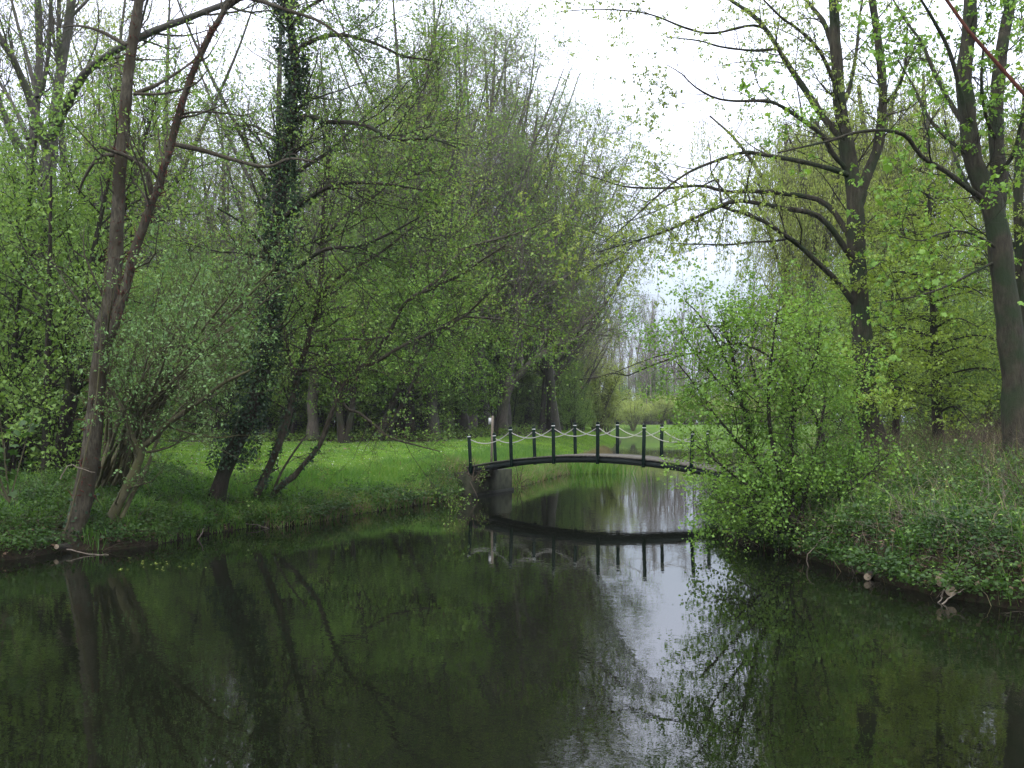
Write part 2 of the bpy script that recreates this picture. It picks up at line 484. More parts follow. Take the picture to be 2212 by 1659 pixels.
gx = axis(-380, -12, 15, 380, 0.27, 1.14); gy = axis(-50, 12, 46, 320, 0.27, 1.05)
XX, YY = np.meshgrid(gx, gy)
ZZ = height(XX, YY)
g = Geo()
ny, nx = XX.shape
ii = (np.arange(ny - 1)[:, None] * nx + np.arange(nx - 1)[None]).ravel()
g.add(np.stack([XX, YY, ZZ], -1), np.stack([ii, ii + 1, ii + nx + 1, ii + nx], -1))
m, t, o = nodes('ground_soil')
at = t.nodes.new('ShaderNodeAttribute'); at.attribute_name = 'zone'
sep = t.nodes.new('ShaderNodeSeparateColor'); t.links.new(at.outputs['Color'], sep.inputs[0])
gp = t.nodes.new('ShaderNodeNewGeometry')
def nz(scale, detail=5):
    n_ = t.nodes.new('ShaderNodeTexNoise'); n_.inputs['Scale'].default_value = scale; n_.inputs['Detail'].default_value = detail
    t.links.new(gp.outputs['Position'], n_.inputs['Vector']); return n_
n1, n2 = nz(3.0), nz(0.35, 3)
n3 = nz(14.0, 6)
soil = ramp(t, [(0.3, (.010, .008, .005)), (0.5, (.028, .020, .012)), (0.62, (.020, .032, .010)), (0.8, (.055, .040, .025))])
t.links.new(n3.outputs['Fac'], soil.inputs[0])
green = ramp(t, [(0.3, (.032, .076, .010)), (0.5, (.062, .120, .014)), (0.7, (.105, .145, .026))])
mm = t.nodes.new('ShaderNodeMath'); mm.operation = 'ADD'
m3 = t.nodes.new('ShaderNodeMath'); m3.operation = 'MULTIPLY'; m3.inputs[1].default_value = 0.5
m4 = t.nodes.new('ShaderNodeMath'); m4.operation = 'MULTIPLY'; m4.inputs[1].default_value = 0.5
t.links.new(n1.outputs['Fac'], m3.inputs[0]); t.links.new(n2.outputs['Fac'], m4.inputs[0])
t.links.new(m3.outputs[0], mm.inputs[0]); t.links.new(m4.outputs[0], mm.inputs[1]); t.links.new(mm.outputs[0], green.inputs[0])
mxg = t.nodes.new('ShaderNodeMixRGB'); t.links.new(sep.outputs[0], mxg.inputs[0])
t.links.new(soil.outputs[0], mxg.inputs[1]); t.links.new(green.outputs[0], mxg.inputs[2])
p = t.nodes.new('ShaderNodeBsdfPrincipled'); p.inputs['Roughness'].default_value = 0.95; p.inputs['Specular IOR Level'].default_value = 0.1
t.links.new(mxg.outputs[0], p.inputs['Base Color'])
b = t.nodes.new('ShaderNodeBump'); b.inputs['Strength'].default_value = 0.8; b.inputs['Distance'].default_value = 0.05
t.links.new(n3.outputs['Fac'], b.inputs['Height']); t.links.new(b.outputs[0], p.inputs['Normal'])
t.links.new(p.outputs[0], o.inputs[0])
ground = g.obj('ground', m, smooth=True)
ground['kind'] = 'structure'
ca = ground.data.color_attributes.new('zone', 'FLOAT_COLOR', 'POINT')
lw = lawn_w(XX, YY).ravel()
col = np.stack([lw, lw * 0, lw * 0, np.ones_like(lw)], -1)
ca.data.foreach_set('color', col.astype(np.float32).ravel())

# water
g = Geo()
g.add([(-400, -60, 0), (400, -60, 0), (400, 320, 0), (-400, 320, 0)], [(0, 1, 2, 3)])
m, t, o = nodes('pond_water')
gp = t.nodes.new('ShaderNodeNewGeometry')
p = t.nodes.new('ShaderNodeBsdfPrincipled')
p.inputs['Base Color'].default_value = (.004, .005, .0025, 1)
p.inputs['Roughness'].default_value = 0.0
p.inputs['IOR'].default_value = 1.333
na = nz(2.2, 2); nb = nz(9.0, 2); nc = nz(0.22, 2)
rr_ = ramp(t, [(0.42, (0.25, 0.25, 0.25)), (0.62, (1, 1, 1))]); t.links.new(nc.outputs['Fac'], rr_.inputs[0])
ad = t.nodes.new('ShaderNodeMath'); ad.operation = 'MULTIPLY_ADD'; ad.inputs[1].default_value = 0.35
t.links.new(nb.outputs['Fac'], ad.inputs[0]); t.links.new(na.outputs['Fac'], ad.inputs[2])
ml = t.nodes.new('ShaderNodeMath'); ml.operation = 'MULTIPLY'
t.links.new(ad.outputs[0], ml.inputs[0]); t.links.new(rr_.outputs[0], ml.inputs[1])
b = t.nodes.new('ShaderNodeBump'); b.inputs['Strength'].default_value = 1.0; b.inputs['Distance'].default_value = 0.0028
t.links.new(ml.outputs[0], b.inputs['Height']); t.links.new(b.outputs[0], p.inputs['Normal'])
t.links.new(p.outputs[0], o.inputs[0])
water = g.obj('water', m); water['kind'] = 'structure'

# ------------------------------------------------------------------ footbridge
u = np.array([.906, -.4226, 0]); nv = np.array([.4226, .906, 0])
A0 = np.array([-1.394, 34.2, 0.0]); SPC = 1.538
BW = 1.85
def bz(s): return 1.455 - .054 * (s - 2.75) ** 2
def bp(s, wv, dz=0.0):
    return A0 + u * (SPC * s) + nv * wv + np.array([0, 0, bz(s) + dz])
bridge = empty('footbridge', tuple(A0 + u * SPC * 2.75 + nv * BW / 2), 'arched wooden footbridge with dark green posts and white rope rails over the water', 'footbridge')
BL = np.array(bridge.location)

def box_frame(geo, o_, ax, ay, az):
    """box with a corner at o_ and three edge vectors"""
    o_, ax, ay, az = map(np.asarray, (o_, ax, ay, az))
    V = [o_, o_ + ax, o_ + ax + ay, o_ + ay, o_ + az, o_ + ax + az, o_ + ax + ay + az, o_ + ay + az]
    geo.add(V, [(0, 3, 2, 1), (4, 5, 6, 7), (0, 1, 5, 4), (1, 2, 6, 5), (2, 3, 7, 6), (3, 0, 4, 7)])

def place_part(name, me, parent, loc, rot=(0, 0, 0)):
    o_ = bpy.data.objects.new(name, me); link(o_, parent)
    o_.location = Vector(loc) - parent.location; o_.rotation_euler = rot
    return o_

rng = np.random.default_rng(5)
g = Geo(); box_frame(g, (-.066, 0, -.04), (.132, 0, 0), (0, BW + 0.06, 0), (0, 0, .038))
plank_me = g.mesh('plank', M['deck_wood'])
S0, S1 = -0.12, 5.95
n_pl = int((S1 - S0) * SPC / 0.145)
yaw = math.atan2(u[1], u[0])
for i in range(n_pl):
    s = S0 + (S1 - S0) * (i + .5) / n_pl
    sl = math.atan(-.108 * (s - 2.75) / SPC)
    loc = bp(s, -0.03 + rng.uniform(-.012, .012), rng.uniform(-.004, .004))
    place_part('plank', plank_me, bridge, loc, (0, -sl, yaw))
def sweep(geo, w0, w1, z0, z1, n=40, s0=S0, s1=S1):
    V, Q = [], []
    for i in range(n + 1):
        s = s0 + (s1 - s0) * i / n
        V += [bp(s, w0, z0), bp(s, w1, z0), bp(s, w1, z1), bp(s, w0, z1)]
    for i in range(n):
        a = i * 4; c = a + 4
        Q += [(a, a + 1, c + 1, c), (a + 1, a + 2, c + 2, c + 1), (a + 2, a + 3, c + 3, c + 2), (a + 3, a, c, c + 3)]
    Q += [(0, 3, 2, 1), (n * 4, n * 4 + 1, n * 4 + 2, n * 4 + 3)]
    geo.add(V, Q)
for w0 in (0.02, BW - 0.10):
    g = Geo(); sweep(g, w0, w0 + .08, -.24, -.045); g.obj('side_beam', M['beam_paint'], bridge)
g = Geo(); sweep(g, BW / 2 - .05, BW / 2 + .05, -.22, -.045); g.obj('centre_beam', M['beam_paint'], bridge)

def lathe(prof, k=14):
    g_ = Geo(); a = np.arange(k) * 2 * np.pi / k
    V = [(r_ * math.cos(x), r_ * math.sin(x), z_) for r_, z_ in prof for x in a]
    Q = [(i * k + j, i * k + (j + 1) % k, (i + 1) * k + (j + 1) % k, (i + 1) * k + j) for i in range(len(prof) - 1) for j in range(k)]
    g_.add(V, Q); return g_
PH = 1.085
post_me = lathe([(0, -.27), (.055, -.27), (.059, -.26), (.059, PH - .125), (.055, PH - .12), (.055, PH - .085), (.059, PH - .08), (.059, PH - .05)]).mesh('post', M['green_paint'], True)
band_me = lathe([(.0555, PH - .114), (.0600, PH - .112), (.0600, PH - .091), (.0555, PH - .085)]).mesh('band', M['white_band'], True)
cap_me = lathe([(.059, PH - .052), (.060, PH - .05), (.060, PH - .03), (.050, PH - .010), (.03, PH - .001), (0, PH)]).mesh('cap', M['green_paint'], True)
for wv in (-.055, BW + .055):
    tops = []
    for k in range(6):
        loc = bp(k, wv)
        sl = math.atan(.108 * (k - 2.75) / SPC) * 0.35
        lean = rng.uniform(-.012, .012)
        q = place_part('post', post_me, bridge, loc, (lean, sl * 0.9, yaw))
        for nm, me_ in (('band', band_me), ('cap', cap_me)):
            c = bpy.data.objects.new(nm, me_); link(c, q)
        tops.append(loc + np.array([0, 0, PH - .20]) + u * math.sin(sl) * (PH - .2))
    for k in range(5):
        a_, b_ = tops[k] + u * .05, tops[k + 1] - u * .05
        tt = np.linspace(0, 1, 41)
        c = a_[None] * (1 - tt[:, None]) + b_[None] * tt[:, None]
        c[:, 2] -= rng.uniform(.235, .265) * 4 * tt * (1 - tt)
        g = Geo()
        # denser resampling of the helix
        t2 = np.linspace(0, 1, 97); c2 = np.stack([np.interp(t2, tt, c[:, q_]) for q_ in range(3)], 1)
        paths = []
        for st_ in range(3):
            ph = st_ * 2.094 + t2 * 2 * np.pi * 11
            paths.append(c2 + .0085 * (np.cos(ph)[:, None] * nv[None] + np.sin(ph)[:, None] * np.array([[0, 0, 1.0]])))
        tubes(g, np.array(paths), np.full((3, 97), .0085), 5)
        g.obj('rope', M['rope'], bridge, True)

# abutments
def abutment(s0, s1, w0, w1, label):
    base = A0 + u * SPC * s0 + nv * w0
    g_ = Geo()
    top = bz(0.0 if s0 < 3 else 5.6) - .245
    box_frame(g_, base + np.array([0, 0, -.9]), u * SPC * (s1 - s0), nv * (w1 - w0), (0, 0, .9 + top))
    o_ = g_.obj('bridge_abutment', M['concrete']); tag(o_, label, 'abutment')
    g_ = Geo()
    sx_ = -1 if s0 > 3 else 1
    face = A0 + u * SPC * (s1 if s0 < 3 else s0) + nv * (w0 - .04)
    box_frame(g_, face + np.array([0, 0, -.2]), u * .06 * sx_, nv * (w1 - w0 + .08), (0, 0, .30))
    q = g_.obj('waterline_kerb', M['concrete_wet']); q.parent = o_
abutment(-.35, 0.06, -.02, 3.1, 'mossy concrete abutment under the left end of the footbridge')
abutment(5.45, 7.5, -.35, 2.25, 'concrete abutment under the right end of the footbridge behind the bushes')

# sign post on the lawn
sp = W(491.0, 458.6, 37.6)
gz = float(height(sp[0], sp[1]))
sg = empty('sign_post', (sp[0], sp[1], gz - .05), 'slim weathered wooden post with a small white panel on the lawn behind the bridge', 'sign')
g = Geo(); box_frame(g, (sp[0] - .045, sp[1] - .045, gz - .3), (.09, 0, 0), (0, .09, 0), (0.06, 0, 3.06 - gz)); g.obj('post', M['post_wood'], sg)
g = Geo(); box_frame(g, (sp[0] - .095, sp[1] + .060, 2.44), (.16, .0, 0), (0, .012, 0), (0.006, 0, .24)); g.obj('panel', M['sign_white'], sg)

# ------------------------------------------------------------------ tree builder
def limb(Y, pts, r0, r1, S=26, dY=0.0, jit=0.0, rng_=None):
    """limb traced as (x, y) or (x, y, Y) picture points, standing at distance Y"""
    P_ = []
    for i, q in enumerate(pts):
        yy = q[2] if len(q) > 2 else Y + dY * i / max(1, len(pts) - 1)
        P_.append(D(q[0], q[1], yy))
    P_ = spline(P_, S, rng_, jit)
    tt = np.linspace(0, 1, S)
    return P_, r0 + (r1 - r0) * tt

def build_tree(name, label, cat, limbs, bark, levels, fol, seed=1, group=None, base=None, ksides=10, flare=True, ivy=None, bark_thin=None):
    """limbs: list of (P, R). levels: dicts for sprout (k = sides). fol: list of dicts (mat, level, ...)"""
    rng_ = np.random.default_rng(seed)
    if base is None:
        p0 = limbs[0][0][0]; base = (p0[0], p0[1], p0[2])
    root = empty(name, tuple(float(x) for x in base), label, cat, group)
    S = len(limbs[0][0])
    P0 = np.array([l[0] for l in limbs]); R0 = np.array([l[1] for l in limbs])
    g_ = Geo()
    Rn = R0 * (1 + rng_.normal(0, .07, R0.shape))
    if flare:
        Rn[0, 0] *= 1.5; Rn[0, 1] *= 1.15
    tubes(g_, P0, Rn, ksides)
    g_.obj('trunk', M[bark], root, True)
    allL = [(P0, R0)]
    gb = Geo()
    cur = (P0, R0)
    for lv in levels:
        kw = dict(lv); k = kw.pop('k', 4); src = kw.pop('src', None)
        if src is not None:
            Ps = [allL[i] for i in src]
            outP, outR = [], []
            for (pp, rr2) in Ps:
                a, b = sprout(rng_, pp, rr2, **kw); outP.append(a); outR.append(b)
            cur = (np.concatenate(outP), np.concatenate(outR))
        else:
            cur = sprout(rng_, cur[0], cur[1], **kw)
        allL.append(cur)
        if len(cur[0]) == 0: continue
        if k == 0:
            spikes(gb, cur[0][:, 0], cur[0][:, -1], cur[1][:, 0])
        else:
            tubes(gb, cur[0], cur[1], k)
    q_ = gb.obj('branches', M[bark_thin or bark], root, True)
    if q_: q_['kind'] = 'stuff'
    for fs in fol:
        kw = dict(fs); mat = kw.pop('mat'); lv = kw.pop('level'); nm = kw.pop('name', 'foliage')
        gl = Geo()
        for li in (lv if isinstance(lv, (list, tuple)) else [lv]):
            leaves(gl, rng_, allL[li][0], **kw)
        q_ = gl.obj(nm, M[mat], root)
        if q_: q_['kind'] = 'stuff'
    if ivy:
        gi = Geo()
        for li, t0_, t1_, dens, thick in ivy:
            pp, rr2 = P0[li], R0[li]
            Ls = np.linalg.norm(np.diff(pp, axis=0), axis=1).sum()
            K = int(Ls * (t1_ - t0_) * dens)
            tt = rng_.uniform(t0_, t1_, K)
            f_ = tt * (S - 1); i_ = np.minimum(f_.astype(int), S - 2)
            c_ = pp[i_] + (pp[i_ + 1] - pp[i_]) * (f_ - i_)[:, None]
            dr = norm(rng_.normal(size=(K, 3)) * np.array([1, 1, .3]))
            clump = 0.55 + 0.45 * np.sin(tt * 31 + li) * np.sin(tt * 13 + dr[:, 0] * 3)
            rad = rr2[i_] + thick * clump * rng_.uniform(.3, 1.3, K)
            pos = c_ + dr * rad[:, None]
            leaf_quads(gi, pos, norm(dr * .5 + rng_.normal(size=(K, 3)) * .5 + np.array([0, 0, -.5])), rng_.uniform(.06, .10, K), .9, rng_, 0.2)
        gi.obj('ivy', M['leaf_ivy'], root)['kind'] = 'stuff'
    return root

def copy_tree(root, loc, rz, sc, label=None, group=None, name=None):
    r = root.copy(); link(r)
    r.location = loc; r.rotation_euler = (0, 0, rz); r.scale = (sc, sc, sc)
    if label: r['label'] = label
    if group: r['group'] = group
    for ch in root.children:
        c = ch.copy(); link(c, r)
    return r

# ------------------------------------------------------------------ LEFT BANK, near trees
alder_lv = [dict(dens=3.0, t0=.25, ln=(1.0, 3.2), lt=.4, ang=(35, 75), up=.25, wig=.16, S=6, rr=.4, rmax=.03, k=4),
            dict(dens=5.5, t0=.12, ln=(.5, 1.7), lt=.4, ang=(30, 65), up=.12, wig=.16, S=4, rr=.6, rmax=.010, k=3, rmin=.004),
            dict(dens=7, t0=.05, ln=(.2, .6), lt=.3, ang=(30, 70), up=.05, wig=.15, S=1, rr=.7, rmax=.006, k=0, rmin=.004)]

def alder_fol(dens=9, size=(.04, .075), mat='leaf_alder'):
    return [dict(mat=mat, level=[3], per_m=dens * 1.5, size=(size[0] * 1.2, size[1] * 1.2), wr=.75, spread=.05, t0=0)]

r_ = np.random.default_rng(11)
L = lambda *a, **k: limb(*a, **k, rng_=r_)
Y1 = 20.2
t1 = build_tree('alder_tree', 'thick grey brown alder trunk nearest the left edge of the water, rooted at the shore', 'tree', [
    L(Y1, [(150, 1195), (165, 1130), (190, 1020), (212, 830), (245, 600), (258, 400), (275, 180), (300, 0), (322, -150)], .215, .075, jit=.012),
    L(Y1, [(221, 760), (252, 686), (294, 534), (333, 431), (368, 314), (402, 196), (441, 98), (490, 15), (520, -60)], .108, .048, jit=.01, dY=-.8),
    L(Y1, [(490, 15), (525, -5), (563, 2), (620, 22), (686, 44), (740, 80)], .06, .02, dY=-1.5),
    L(Y1, [(375, 311), (441, 326), (515, 348), (578, 360), (627, 343), (680, 350)], .055, .02, dY=-1.0),
    L(Y1, [(294, 201), (343, 181), (397, 147), (430, 120)], .045, .015, dY=.8),
    L(Y1, [(290, 203), (352, 202), (417, 184), (450, 150)], .035, .012, dY=-1),
    L(Y1, [(274, 98), (220, 69), (171, 56), (120, 60)], .045, .012, dY=.8),
    L(Y1, [(328, 420), (314, 368), (274, 338), (240, 326), (216, 318)], .06, .03, dY=-.6),
    L(Y1, [(250, 333), (211, 343), (181, 387), (170, 420)], .05, .02, dY=.5),
    L(Y1, [(286, 0), (283, -60), (260, -150)], .06, .03),
], 'bark_alder', [dict(alder_lv[0], dens=1.5, t0=.35, ln=(.8, 2.6)), dict(alder_lv[1], dens=3.5), dict(alder_lv[2], dens=5)],
    alder_fol(5, (.035, .065)), seed=3, ksides=12, ivy=[(0, .02, .10, 60, .04)])
# peeling strips and dead ivy roots on that trunk
g = Geo(); rb = np.random.default_rng(8)
P0, R0_ = L(Y1, [(150, 1195), (165, 1130), (190, 1020), (212, 830), (245, 600), (258, 400), (275, 180), (300, 0)], .215, .09, S=60)
P1, R1_ = L(Y1, [(221, 760), (252, 686), (294, 534), (333, 431), (368, 314), (402, 196), (441, 98), (490, 15)], .108, .052, S=60, dY=-.8)
for (pp, rr2, n_) in ((P0, R0_, 420), (P1, R1_, 420)):
    i_ = rb.integers(6, 58, n_); th = rb.uniform(0, 2 * np.pi, n_)
    dr = np.stack([np.cos(th), np.sin(th), rb.normal(0, .25, n_)], 1)
    p_ = pp[i_] + dr * rr2[i_][:, None] * .95
    spikes(g, p_, p_ + dr * .05 + rb.normal(0, .09, (n_, 3)), rb.uniform(.008, .018, n_))
q = g.obj('peeling_bark', M['bark_red'], t1); q['kind'] = 'stuff'
# creeper stem running up beside it
g = Geo()
pp, rr2 = L(Y1 - .3, [(118, 1185), (140, 1150), (160, 1080), (185, 980), (205, 880), (214, 800), (222, 640), (236, 520)], .022, .012)
tubes(g, pp[None], rr2[None], 5); g.obj('creeper_stem', M['bark_olive'], t1)

YTL = 33.0
tl = build_tree('bare_tree', 'tall grey tree with upright forks and a long arching limb, at the top left', 'tree', [
    L(YTL, [(96, 930), (98, 700), (104, 480), (110, 330), (115, 290), (130, 162), (150, 40), (158, -60)], .30, .13, dY=0),
    L(YTL, [(70, 930), (66, 600), (68, 345), (76, 250), (85, 150), (84, 60), (78, -80)], .22, .10, dY=1.5),
    L(YTL, [(104, 330), (90, 290), (64, 210), (45, 165), (29, 130), (0, 80), (-30, 0)], .16, .07, dY=-2),
    L(YTL, [(112, 300), (128, 262), (150, 215), (185, 157), (235, 118), (275, 96), (330, 68), (400, 42), (455, 20), (490, 8)], .15, .07, dY=-9),
    L(YTL, [(80, 210), (60, 130), (40, 60), (20, -20)], .08, .04, dY=1),
    L(YTL, [(90, 200), (104, 120), (108, 40), (110, -40)], .08, .04, dY=-1),
    L(YTL, [(60, 300), (30, 230), (0, 180), (-30, 130)], .08, .03, dY=1),
    L(YTL, [(132, 160), (118, 100), (112, 30), (105, -40)], .07, .03),
    L(YTL, [(150, 40), (175, 15), (215, -25)], .06, .03),
], 'bark_grey', [dict(dens=1.3, t0=.3, ln=(1.5, 4.5), lt=.4, ang=(20, 50), up=.5, wig=.12, S=6, rr=.45, rmax=.04, k=4),
                 dict(dens=2.6, t0=.1, ln=(.7, 1.8), lt=.4, ang=(20, 50), up=.3, wig=.12, S=4, rr=.6, rmax=.015, k=3),
                 dict(dens=3.4, t0=.1, ln=(.3, .8), lt=.3, ang=(25, 55), up=.1, wig=.12, S=2, rr=.7, rmax=.008, k=3)],
    [dict(mat='leaf_pale', level=[3], per_m=1.2, size=(.04, .07), wr=.6)], seed=4)

# thin olive stems at the shore
YA = 20.8
build_tree('sallow_tree', 'slender olive barked forked stem leaning right, just behind the thick alder trunk', 'tree', [
    L(YA, [(220, 1180), (230, 1140), (254, 1092), (282, 1037), (300, 995), (306, 960)], .12, .09),
    L(YA, [(303, 975), (285, 945), (276, 911), (262, 880), (254, 868), (242, 840), (236, 800), (245, 740)], .07, .025, dY=.5),
    L(YA, [(304, 970), (334, 945), (352, 925), (398, 890), (435, 865), (480, 830), (540, 800)], .07, .025, dY=-.8),
    L(YA, [(262, 1120), (285, 1070), (318, 1008), (330, 975), (345, 940)], .05, .03, dY=.8),
], 'bark_olive', [dict(alder_lv[0], dens=3, ln=(.6, 2.0)), alder_lv[1], alder_lv[2]],
    alder_fol(8, (.035, .06), 'leaf_willow'), seed=6)

# many-stemmed willow coppice
rc = np.random.default_rng(21); lim = []
YC = 23.5
for i in range(34):
    a = rc.uniform(0, 1) ** .8
    x0 = 205 + 75 * rc.uniform(0, 1); y0 = 1040 + rc.uniform(-25, 15)
    top = 560 + 230 * rc.uniform(0, 1)
    x1 = x0 + (a * 1.0) * (y0 - top) * .95 - 20
    mx_ = x0 + (x1 - x0) * .40
    lim.append(limb(YC + rc.uniform(-.6, .8), [(x0, y0), (mx_ + rc.uniform(-8, 8), y0 - (y0 - top) * .52), (x1, top)],
                    rc.uniform(.035, .065), .014, S=12, dY=rc.uniform(-5.0, 2.0), jit=.015, rng_=rc))
build_tree('willow_coppice', 'dense fan of straight willow stems with grey green leaves behind the forked stem', 'shrub', lim, 'bark_olive',
           [dict(dens=2.6, t0=.4, ln=(.8, 2.6), lt=.3, ang=(20, 65), up=.15, wig=.15, S=4, rr=.5, rmax=.02, k=3),
            dict(dens=5, t0=.1, ln=(.3, .9), lt=.3, ang=(25, 60), up=.1, wig=.15, S=3, rr=.6, rmax=.008, k=3),
            dict(dens=5, t0=.1, ln=(.15, .4), lt=.2, ang=(30, 60), up=.1, wig=.15, S=2, rr=.7, rmax=.005, k=0)],
           [dict(mat='leaf_willow', level=[3], per_m=16, size=(.05, .09), wr=.5, spread=.04, t0=0)], seed=8, ksides=6, flare=False)

YI = 24.5
build_tree('ivy_clad_tree', 'leaning tree wrapped in dark ivy from the shore up to the top of the picture', 'tree', [
    L(YI, [(457, 1130), (463, 1100), (476, 1045), (495, 990), (521, 935), (548, 877), (567, 807), (582, 700), (593, 560), (610, 400), (625, 280), (638, 170), (628, 60), (620, 0), (615, -100)], .21, .09, jit=.01, S=26),
    L(YI, [(632, 265), (665, 250), (700, 262), (760, 265), (800, 275), (850, 302), (930, 300), (990, 320)], .07, .02, dY=-2.5),
    L(YI, [(610, 400), (660, 360), (700, 335), (740, 300), (790, 250), (850, 200)], .06, .02, dY=2),
    L(YI, [(600, 480), (650, 440), (720, 400), (790, 395), (850, 400), (910, 410)], .06, .02, dY=-2),
    L(YI, [(632, 120), (670, 90), (730, 75), (800, 90), (870, 120), (930, 130)], .06, .02, dY=-1.5),
    L(YI, [(628, 60), (660, 20), (720, -10), (800, -20)], .05, .02, dY=-2),
    L(YI, [(588, 600), (640, 580), (700, 540), (780, 530), (850, 500), (905, 470)], .06, .02, dY=-2),
    L(YI, [(590, 570), (560, 520), (520, 480), (470, 450)], .05, .02, dY=-2),
    L(YI, [(620, 330), (580, 290), (540, 270), (500, 280)], .05, .02, dY=1.5),
], 'bark_dark', [dict(alder_lv[0], dens=4.0, ln=(1, 3.8), up=.1), dict(alder_lv[1], dens=5.5), dict(alder_lv[2], dens=7)],
    alder_fol(6, (.035, .065)) + [dict(mat='catkin', level=[3], per_m=1.0, size=(.04, .07), wr=.35, droop=1.0, name='catkins')],
    seed=9, ivy=[(0, .10, .98, 800, .36), (1, 0, .3, 60, .06), (3, 0, .3, 60, .06)])

build_tree('alder_tree', 'slim upright alder leaning right behind the ivy tree, reddish flaky upper trunk', 'tree', [
    L(25.2, [(530, 1130), (551, 1076), (582, 1006), (607, 945), (621, 898), (640, 831), (649, 785), (668, 730), (690, 640), (697, 520), (702, 430), (712, 330)], .105, .05, jit=.01),
    L(25.2, [(640, 831), (625, 770), (612, 700), (600, 640)], .05, .02, dY=1),
    L(25.2, [(690, 640), (730, 600), (780, 570), (830, 540), (880, 500), (930, 460)], .055, .018, dY=-1.5),
    L(25.2, [(697, 520), (740, 470), (800, 430), (860, 380), (900, 330)], .05, .015, dY=1.5),
    L(25.2, [(603, 1010), (570, 1030), (545, 1040), (525, 1045)], .018, .008),
], 'bark_alder', [dict(alder_lv[0], dens=3.4, ln=(.8, 3.0), up=.05), alder_lv[1], alder_lv[2]],
    alder_fol(7, (.035, .065)) + [dict(mat='catkin', level=[3], per_m=1.2, size=(.04, .07), wr=.35, droop=1.0, name='catkins')], seed=10, ivy=[(0, .1, .45, 110, .07)])

YR = 25.5
build_tree('alder_tree', 'low alder leaning far right over the bank with long branches drooping over the lawn', 'tree', [
    L(YR, [(562, 1110), (580, 1080), (612, 1045), (652, 1009), (689, 963), (707, 917), (729, 862), (744, 831), (775, 795), (820, 779), (851, 757), (919, 724), (960, 705), (1001, 684), (1050, 640)], .08, .025, jit=.01, dY=-1.0),
    L(YR, [(729, 849), (750, 883), (775, 892), (811, 920), (842, 945), (900, 962), (950, 975)], .05, .012, dY=-1.5),
    L(YR, [(742, 835), (700, 810), (664, 800), (630, 795), (600, 770)], .04, .012, dY=-.8),
    L(YR, [(790, 790), (840, 720), (874, 656), (920, 630), (967, 607), (1010, 585), (1040, 563), (1090, 530)], .06, .018, dY=-2.0),
    L(YR, [(735, 845), (700, 790), (712, 740), (760, 733), (800, 733), (850, 720)], .045, .015, dY=-1.5),
    L(YR, [(579, 1100), (603, 1030), (634, 978), (664, 938)], .045, .02, dY=.5),
    L(YR, [(880, 650), (950, 600), (1000, 540), (1060, 520), (1130, 500), (1200, 470)], .05, .015, dY=3),
    L(YR, [(1001, 684), (1080, 690), (1150, 705), (1200, 720)], .03, .01, dY=2),
], 'bark_alder', [dict(alder_lv[0], dens=4.2, t0=.35, ln=(.7, 3.0), up=.0), dict(alder_lv[1], dens=5.8, up=0), dict(alder_lv[2], dens=7.5)],
    alder_fol(6.5, (.035, .065)) + [dict(mat='catkin', level=[3], per_m=1.8, size=(.04, .07), wr=.35, droop=1.0, name='catkins')], seed=12, ivy=[(0, .05, .3, 60, .05)])

# ------------------------------------------------------------------ MIDDLE: trees standing round the lawn
def gy_(x, Y): return float(height(x, Y))
YM = 72.0
mid_lv = [dict(dens=.9, t0=.15, ln=(3, 9), lt=.5, ang=(25, 60), up=.35, wig=.12, S=7, rr=.4, rmax=.08, k=4, tip=.15),
          dict(dens=1.5, t0=.1, ln=(1.6, 4.2), lt=.4, ang=(25, 60), up=.25, wig=.14, S=5, rr=.5, rmax=.028, k=3, rmin=.014),
          dict(dens=2.0, t0=.05, ln=(.9, 2.4), lt=.3, ang=(25, 60), up=.15, wig=.16, S=3, rr=.6, rmax=.014, k=3, rmin=.011, tip=.6),
          dict(dens=1.5, t0=.05, ln=(.5, 1.2), lt=.3, ang=(25, 60), up=.1, wig=.14, S=1, rr=.7, rmax=.011, k=0, rmin=.010)]
build_tree('poplar_tree', 'big spreading tree at the wood edge with a fan of limbs, left of the bridge', 'tree', [
    L(YM, [(1008, 935), (1020, 850), (1034, 720), (1042, 560), (1050, 420), (1060, 280), (1068, 130), (1070, 60)], .58, .03),
    L(YM, [(1036, 640), (1070, 560), (1120, 490), (1170, 440), (1210, 370)], .20, .06, dY=2),
    L(YM, [(1034, 700), (1090, 610), (1150, 560), (1220, 520), (1290, 480)], .18, .05, dY=-3),
    L(YM, [(1040, 600), (990, 500), (960, 400), (945, 290), (950, 180)], .2, .06, dY=-2),
    L(YM, [(1046, 480), (1090, 380), (1120, 280), (1140, 190)], .16, .05, dY=2),
    L(YM, [(1040, 560), (1010, 430), (1000, 300), (1005, 150), (1010, 50)], .16, .05, dY=3),
    L(YM, [(1030, 760), (1080, 700), (1120, 680), (1170, 640), (1210, 630)], .14, .04, dY=-3),
], 'bark_pale', mid_lv, [dict(shape='tri', mat='leaf_under', level=[3, 4], per_m=4.5, size=(.09, .15), wr=.7, spread=.1),
                        dict(mat='catkin', level=[3], per_m=.9, size=(.09, .14), wr=.4, droop=1, name='catkins')], seed=14, bark_thin='bark_far')
